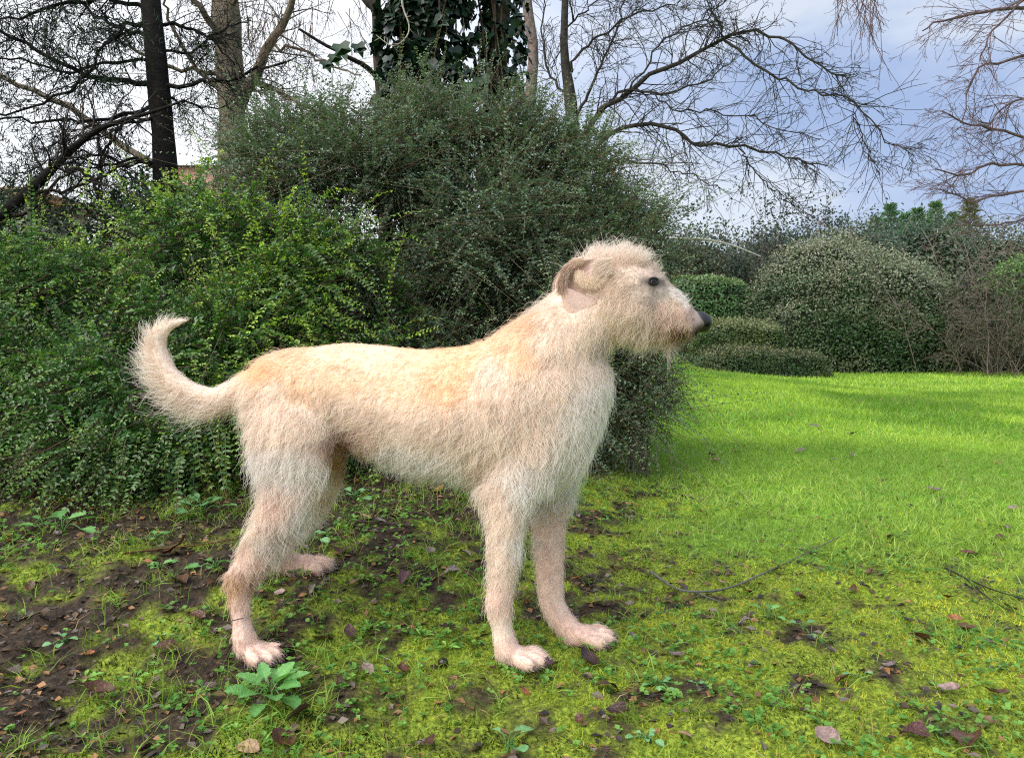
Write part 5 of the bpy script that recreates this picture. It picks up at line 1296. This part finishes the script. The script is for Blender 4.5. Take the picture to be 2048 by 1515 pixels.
# crumbs of leaf mould and needles on the soil
n = 52000; x, y = view_xy(n, rg, 1.08, 3.6, 1.7); k = rg.random(n) < (1 - moss_w(x, y) * .85) * (1 - lawn_w(x, y)); x, y = x[k], y[k]; m_ = len(x); a = rg.uniform(0, 6.28, m_)
O = np.c_[x, y, hgt(x, y) + .002]; thin = rg.random(m_) < .5; le = np.where(thin, rg.uniform(.012, .03, m_), rg.uniform(.006, .024, m_))
V, Fq = leaf_quads(O, norm(np.c_[np.cos(a), np.sin(a), rg.normal(0.05, .2, m_)]), norm(np.c_[rg.normal(0, .5, (m_, 2)), np.ones(m_)]), le, np.where(thin, .0012, le * .6), .15)
pal = np.array([(.05, .03, .02), (.09, .055, .03), (.16, .09, .04), (.26, .13, .05), (.03, .022, .02), (.14, .11, .09)]); C = pal[rg.integers(0, 6, m_)] * rg.uniform(.6, 1.4, (m_, 1))
tag(link("leaf_mould", fast_mesh("leaf_mould", V, Fq, False, np.repeat(C, 4, 0)), attr_mat("leaf_mould", .5, .4)), "brown crumbs of leaf mould and needles on the soil", "leaf mould", kind="stuff")

# --- fallen leaves, each one a thing
dead_mat = attr_mat("dead_leaf", .32, .5, noise=.35, nscale=150, bump=.35, bscale=240)
def dead_leaf_mesh(c, seed, ragged=.1):
    rg_ = np.random.default_rng(seed); r_, c_ = 7, 5; rows = []
    curl, cup = rg_.uniform(-.7, 1.0), rg_.uniform(.2, .9)
    for i, u in enumerate(np.linspace(0, 1, r_)):
        w = .36 * math.sin(math.pi * min(max(u, .03), .97)) ** .75 * (1 + rg_.normal(0, ragged))
        rows.append([((j - 2) / 2 * w, u - .5 + rg_.normal(0, .02), cup * abs((j - 2) / 2 * w) ** 1.3 + curl * (u - .5) ** 2 + rg_.normal(0, .018)) for j in range(c_)])
    m = MB(); Fq = [(i * c_ + j, i * c_ + j + 1, (i + 1) * c_ + j + 1, (i + 1) * c_ + j) for i in range(r_ - 1) for j in range(c_ - 1)]
    C = np.asarray(c) * rg_.uniform(.7, 1.3, (r_ * c_, 1))
    m.add(np.array(rows).reshape(-1, 3), Fq, C); me_ = m.mesh("fallen_leaf"); me_.materials.append(dead_mat); return me_
DCOL = dict(brown=(.10, .042, .022), dark=(.045, .022, .018), grey=(.17, .13, .12), rust=(.24, .085, .028), pink=(.28, .19, .17), tan=(.32, .20, .11), purple=(.085, .035, .035))
DL = {k: [dead_leaf_mesh(c, 100 + 7 * i + j) for j in range(3)] for i, (k, c) in enumerate(DCOL.items())}
rg = np.random.default_rng(91)
def fallen(px, py, size_px, kind, label=None, stand=0.25, yaw=None):
    o = hit(px, py); s_ = size_px / F_PX * o[1]
    ob = bpy.data.objects.new("fallen_leaf", DL[kind][rg.integers(0, 3)]); COL.objects.link(ob)
    ob.location = (o[0], o[1], o[2] + .006 + .12 * s_)
    ob.rotation_euler = (rg.normal(.15, stand), rg.normal(0, stand), rg.uniform(0, 6.28) if yaw is None else yaw); ob.scale = (s_, s_ * 1.05, s_)
    tag(ob, label or "small dead leaf", "leaf", "fallen leaves on the moss and lawn")
    if label is None: LITTER.append((ob, px, py, kind))
LITTER = []
for a_ in [(335, 1305, 42, 'brown', "brown folded leaf standing on moss left of the hind paw"), (195, 1395, 58, 'brown', "large reddish brown leaf below the pale rosette at lower left"), (25, 1355, 40, 'dark', "dark brown leaf at the left edge"), (568, 1310, 44, 'purple', "dark red-brown leaf touching the near hind paw's toes"),
           (1176, 1334, 56, 'dark', "large dark wet leaf just below the far front paw"), (1105, 1340, 46, 'purple', "purplish leaf beside the near front paw's toes"), (1215, 1380, 48, 'purple', "purplish wet leaf on bare soil right of the front paws"), (1235, 1435, 48, 'dark', "dark wet leaf on the soil near the bottom, right of centre"),
           (1655, 1485, 62, 'pink', "large pink leaf at the bottom right of centre"), (1830, 1485, 60, 'purple', "crumpled purplish leaf at the bottom right"), (1935, 1490, 80, 'brown', "large curled brown leaf in the bottom right corner"), (1840, 1285, 46, 'brown', "pointed brown leaf on bright moss at right"),
           (1600, 1205, 38, 'brown', "upright brown leaf at right beyond the long twig"), (1685, 1370, 42, 'brown', "brown leaf on moss between the two bottom right seedlings"), (600, 1440, 66, 'purple', "large dark purple crumpled leaf below the toothed-leaf weed"), (560, 1500, 64, 'brown', "big glossy brown leaf at the bottom edge left of centre"),
           (495, 1505, 50, 'tan', "tan leaf at the bottom edge left of centre"), (645, 1290, 44, 'brown', "torn brown leaf on the moss between the legs"), (735, 1348, 32, 'pink', "pale pinkish leaf in the middle foreground"), (805, 1350, 34, 'brown', "brown leaf right of the pale pinkish leaf"), (855, 1500, 44, 'purple', "purple leaf at the bottom edge near the centre"),
           (350, 1110, 60, 'brown', "long brown leaf behind the hind leg"), (360, 1170, 44, 'brown', "brown leaf left of the hock"), (895, 1265, 32, 'dark', "dark red leaf left of the near front leg"), (680, 1110, 36, 'purple', "purplish leaf right of the far hind paw"), (700, 1275, 34, 'purple', "dark wet purple leaf between hind and front legs"),
           (1155, 1165, 36, 'rust', "rusty leaf with pale underside right of the far front leg"), (1360, 1180, 44, 'purple', "purple leaf under the long bent twig"), (1470, 908, 22, 'rust', "rust leaf where the bare soil meets the lawn"), (1628, 856, 24, 'grey', "grey leaf lying out on the near lawn"), (1705, 872, 22, 'grey', "pale grey leaf on the lawn, right of the other grey one"), (2030, 1022, 28, 'pink', "pink leaf at the right edge of the lawn")]:
    fallen(a_[0], a_[1], a_[2], a_[3], a_[4])
for (px, py, s_, k) in [(520, 1060, 26, 'rust'), (140, 1010, 26, 'rust'), (20, 1090, 26, 'rust'), (880, 985, 26, 'rust'), (835, 1000, 20, 'rust'), (905, 1025, 20, 'tan'), (760, 1050, 26, 'grey'), (860, 1110, 28, 'grey'), (930, 1115, 28, 'grey'), (905, 1150, 30, 'grey'), (810, 1165, 34, 'purple'), (825, 1205, 28, 'grey'), (560, 1195, 26, 'pink'), (625, 1185, 22, 'grey'),
          (425, 1170, 28, 'brown'), (395, 1240, 34, 'brown'), (240, 1225, 26, 'brown'), (180, 1315, 26, 'rust'), (90, 1250, 34, 'dark'), (315, 1402, 26, 'grey'), (420, 1385, 34, 'dark'), (515, 1425, 36, 'grey'), (40, 1440, 24, 'rust'), (290, 1510, 34, 'purple'), (1135, 1105, 22, 'grey'), (1165, 1230, 22, 'rust'), (1195, 1205, 24, 'grey'), (1260, 1215, 20, 'grey'),
          (1345, 985, 22, 'grey'), (1320, 990, 18, 'pink'), (1300, 900, 20, 'tan'), (1365, 1000, 20, 'dark'), (1430, 925, 24, 'tan'), (1425, 915, 22, 'grey'), (1385, 1150, 20, 'rust'), (1440, 1172, 24, 'tan'), (1495, 1190, 24, 'rust'), (1455, 1150, 24, 'brown'), (1425, 1230, 24, 'grey'), (1490, 1250, 24, 'grey'), (1355, 1320, 30, 'grey'), (1265, 1280, 22, 'grey'), (1345, 1258, 20, 'pink'),
          (1370, 1480, 30, 'tan'), (1340, 1465, 22, 'dark'), (1780, 1080, 22, 'brown'), (1765, 968, 20, 'brown'), (1798, 1000, 22, 'brown'), (1865, 985, 30, 'grey'), (1880, 1005, 26, 'grey'), (1825, 1018, 18, 'dark'), (1935, 1115, 28, 'brown'), (1910, 1245, 26, 'rust'), (1935, 1270, 40, 'brown'), (2020, 1225, 30, 'brown'), (1895, 1205, 26, 'brown'), (1990, 1400, 44, 'brown'), (1900, 1390, 44, 'pink'), (2000, 1080, 22, 'brown'), (2010, 1060, 26, 'grey'),
          (1740, 908, 14, 'rust'), (1825, 912, 14, 'rust'), (1705, 915, 18, 'grey'), (1995, 930, 14, 'rust'), (1880, 938, 16, 'pink'), (1665, 925, 18, 'grey'), (1600, 905, 20, 'grey'), (1740, 1150, 18, 'brown'), (1705, 1185, 24, 'brown'), (1560, 1145, 20, 'brown'), (1600, 1105, 20, 'pink'), (1815, 1250, 30, 'dark'), (1510, 1340, 30, 'grey'), (1780, 1340, 30, 'grey'), (1660, 1270, 24, 'rust'), (1690, 1500, 30, 'rust'), (1160, 1450, 26, 'brown'), (1050, 1395, 26, 'rust'), (985, 1345, 18, 'dark'),
          (905, 1385, 20, 'dark'), (700, 1055, 24, 'dark'), (730, 1040, 24, 'tan'), (800, 1275, 28, 'dark'), (640, 1145, 26, 'dark'), (840, 970, 22, 'pink'), (770, 990, 20, 'grey'), (250, 1090, 26, 'grey'), (180, 1085, 24, 'dark'), (130, 1130, 26, 'dark'), (60, 1180, 24, 'brown')]:
    fallen(px, py, s_, k)

KW = dict(brown="brown", dark="blackish wet", grey="grey curled", rust="rust-orange", pink="pinkish", tan="tan", purple="purplish wet")
def where(px, py):
    if py < 960 and px > 1350: return "on the lawn"
    if px > 1560: return "on bright moss at far right" if py < 1200 else "on moss at lower right"
    if px > 1230: return "on moss right of the front legs" if py < 1300 else "at the bottom right of centre"
    if px > 1120: return "beside the far front leg"
    if px > 660: return "under the belly" if py < 1130 else ("between hind and front legs" if py < 1330 else "in the centre foreground")
    if px > 500: return "around the far hind paw"
    return "below the shrub at left" if py < 1160 else "at lower left"
ORD = ["first", "second", "third", "fourth", "fifth", "sixth", "seventh", "eighth", "ninth", "tenth"]
grp_ = {}
for t in LITTER: grp_.setdefault((t[3], where(t[1], t[2])), []).append(t)
for (k, w), ts in grp_.items():
    ts.sort(key=lambda t: t[1])
    for i, t in enumerate(ts):
        t[0]["label"] = f"small {KW[k]} leaf {w}" + ("" if len(ts) == 1 else f", {ORD[i]} from left")
# --- twigs
stick_mat = attr_mat("stick", .7, .25, noise=.3, nscale=100)
def stick(pts, r, c, label, lift=.006, side=None):
    W = resample([hit(*q) + [0, 0, lift + .5 * r] for q in pts], 24)
    o = W[12].copy(); m = MB(); m.tube(W, np.linspace(r, r * .45, 24), 6, c)
    for s_ in side or []:
        W2 = resample([hit(*q) + [0, 0, lift] for q in s_], 10); m.tube(W2, np.linspace(r * .6, r * .3, 10), 5, c)
    return tag(m.build("twig", stick_mat), label, "twig", "twigs on the ground")
stick([(1300, 1150), (1350, 1185), (1400, 1193), (1460, 1185), (1530, 1155), (1600, 1120), (1680, 1082)], .0035, (.13, .13, .11), "long bent grey twig lying right of the front paws", .010, [[(1385, 1193), (1420, 1205), (1445, 1215)]])
stick([(1890, 1145), (1930, 1165), (1985, 1190), (2060, 1212)], .0028, (.03, .028, .025), "dark forked twig at the right edge", .012, [[(1930, 1165), (1990, 1215), (2050, 1245)]])
stick([(560, 1075), (630, 1072), (665, 1058), (740, 1050), (820, 1058)], .004, (.05, .035, .03), "dark brown twig lying behind the hind legs", .008, [[(665, 1060), (640, 1085), (615, 1100)]])
stick([(250, 1112), (330, 1103), (420, 1092), (480, 1082)], .0028, (.14, .06, .03), "thin reddish twig left of the hind leg", .006)
stick([(1135, 1130), (1180, 1158), (1215, 1175)], .0026, (.06, .05, .04), "short thin twig behind the far front leg", .008)
stick([(930, 1045), (970, 1042), (1010, 1046)], .0032, (.10, .06, .05), "short brown twig behind the near front leg", .006)
stick([(445, 1345), (460, 1310), (472, 1290)], .0026, (.05, .035, .025), "short dark twig beside the near hind paw", .006)
p, q = P(470, 1238, 1.449), P(486, 1235, 1.449)
m = MB(); m.tube(resample([p + [-.004, -.004, -.001], (p + q) / 2 + [0, -.006, .001], q + [.004, -.010, .003]], 10), .0009, 5, (.04, .022, .015)); tag(m.build("twig", stick_mat), "tiny dark twig clinging to the near hind leg", "twig", "twigs on the ground")

# --- small green plants
weed_mat = attr_mat("weed_leaf", .45, .4, transl=.3, noise=.15, nscale=90, bump=.3, bscale=300, tcol=(1.2, 1.35, .6))
def weed_leaf_mesh(kind, c, seed):
    rg_ = np.random.default_rng(seed); r_ = 11 if kind == 'toothed' else 8; rows = []
    for i, u in enumerate(np.linspace(0, 1, r_)):
        if kind == 'toothed': w = .30 * math.sin(math.pi * min(max(u, .04), .985)) ** .6 * (1.12 if i % 2 else .88) * (.35 if u < .25 else 1)
        elif kind == 'round': w = .40 * math.sqrt(max(0.01, 1 - (2 * max(u, .25) - 1.25) ** 2 / .58)) if u > .2 else .03
        else: w = .19 * math.sin(math.pi * min(max(u, .02), .97)) ** .8 * (.3 + .9 * u)
        rows.append([((j - 2) / 2 * w, u, .28 * abs((j - 2) / 2 * w) - .25 * u * u + rg_.normal(0, .012)) for j in range(5)])
    m = MB(); Fq = [(i * 5 + j, i * 5 + j + 1, (i + 1) * 5 + j + 1, (i + 1) * 5 + j) for i in range(r_ - 1) for j in range(4)]
    C = np.tile(np.asarray(c), (r_ * 5, 1)); C[2::5] *= 1.25
    m.add(np.array(rows).reshape(-1, 3), Fq, C); me_ = m.mesh("leaf"); me_.materials.append(weed_mat); return me_
WL = {k: [weed_leaf_mesh(k, c, 7 + i) for i, c in enumerate(cs)] for k, cs in dict(toothed=[(.16, .38, .11), (.20, .44, .13), (.13, .32, .09)], round=[(.18, .40, .17), (.24, .46, .2)], spoon=[(.20, .44, .08), (.28, .54, .1)]).items()}
def weed(px, py, size_px, kind, n, label, up=.5, stem=.0, seed=0, group=None, spread=.4, big=1.0):
    rg_ = np.random.default_rng(seed + 500); o = hit(px, py); s_ = size_px / F_PX * o[1]
    root = tag(empty("weed_plant", o), label, "plant", group)
    for k in range(n):
        a = k * 2.39996 + rg_.normal(0, .25); ri = k / max(1, n - 1)
        e = up * (1.15 - .75 * ri) + rg_.normal(0, .1)
        h = np.array([math.cos(a), math.sin(a), 0]); b = o + [0, 0, .006] + h * .12 * s_
        if stem: 
            b2 = o + h * s_ * (.10 + spread * ri) * rg_.uniform(.8, 1.3) + [0, 0, s_ * stem * (1.1 - .6 * ri)]
            m = MB(); m.tube(resample([o, (o + b2) / 2 + [0, 0, .15 * s_], b2], 6), .0016, 5, (.12, .24, .07)); m.build("stalk", weed_mat, root); b = b2
        ax = norm(h * math.cos(e) + np.array([0, 0, math.sin(e)])); nn = norm(np.array([0, 0, 1.0]) * math.cos(e) - h * math.sin(e) + rg_.normal(0, .18, 3))
        place(WL[kind][rg_.integers(0, len(WL[kind]))], "leaf", b, ax, nn, s_ * rg_.uniform(.42, .6) * (1 - .2 * (1 - ri)) * big, root)
    return root
weed(540, 1400, 118, 'toothed', 16, "large light green toothed-leaf weed in front of the near hind paw", .7, .26, 1, spread=.22, big=1.0)
weed(168, 1365, 66, 'spoon', 7, "pale green rosette of spoon leaves at lower left", .5, 0, 2)
weed(272, 1362, 44, 'spoon', 7, "small pale rosette right of the lower left rosette", .5, 0, 3)
weed(315, 1280, 34, 'round', 3, "small two-leaved seedling left of the hind paw", .5, .2, 4)
weed(895, 1300, 38, 'spoon', 7, "pale rosette on moss left of the near front paw", .5, 0, 5)
weed(842, 1278, 44, 'spoon', 8, "pale green rosette cluster topping the moss cushion in the centre", .6, 0, 6)
weed(740, 1265, 56, 'spoon', 7, "bright upright grassy weed between the legs", .9, 0, 7)
weed(1015, 1502, 76, 'round', 4, "round-leaved clover at the bottom edge in the centre", .25, .45, 8)
weed(1535, 1238, 56, 'toothed', 4, "seedling with paired ovate leaves at right", .35, .3, 9)
weed(1607, 1262, 50, 'round', 3, "round-leaved seedling right of the paired one", .3, .3, 10)
weed(1728, 1362, 40, 'round', 2, "single pale round leaf seedling at lower right", .2, .4, 11)
weed(125, 1065, 90, 'toothed', 6, "broad-leaved weed below the shrub at left", .5, .25, 12)
weed(85, 1048, 46, 'toothed', 4, "dark broad leaf weed at the left shrub edge", .4, .2, 13)
weed(405, 1030, 70, 'round', 8, "leafy green weed behind the hind leg under the shrub", .6, .35, 14)
weed(430, 1140, 60, 'toothed', 5, "green weed beside the hock", .4, .25, 15)
weed(320, 1140, 50, 'toothed', 5, "low green weed among litter left of the hock", .35, .2, 16)
weed(708, 1000, 50, 'round', 7, "small bright weed behind the belly near the far hind leg", .5, .3, 17)
weed(620, 1080, 46, 'round', 6, "low green weed just behind the hind leg", .4, .25, 18)
weed(1320, 1375, 40, 'round', 6, "pale clover patch on bare soil right of the paws", .25, .15, 19)
weed(1270, 1360, 30, 'round', 5, "tiny clover on bare soil nearest the front paws", .25, .15, 20)
weed(1395, 1370, 26, 'round', 4, "tiny clover at the right end of the bare soil", .25, .15, 21)
weed(1290, 1480, 40, 'round', 6, "small clover at the bottom right of centre", .3, .2, 22)
weed(130, 1290, 44, 'round', 5, "low clover at left above the pale rosette", .3, .2, 23)
weed(310, 1080, 44, 'toothed', 5, "small weed under the shrub's drooping fronds", .4, .2, 24)
m = uvball(hit(886, 1335) + [0, 0, .010], (.010, .010, .009), None, 12)
tag(m.build("berry", plain_mat("dark_berry", (.02, .012, .01), .2, .5, var=.4)), "small dark glossy round berry on the moss left of the front paw", "berry")
print("BUILT", round(time.time() - T0, 1), "s", sum(len(o.data.polygons) for o in bpy.data.objects if o.type == 'MESH'), "faces", len(bpy.data.objects), "objects")
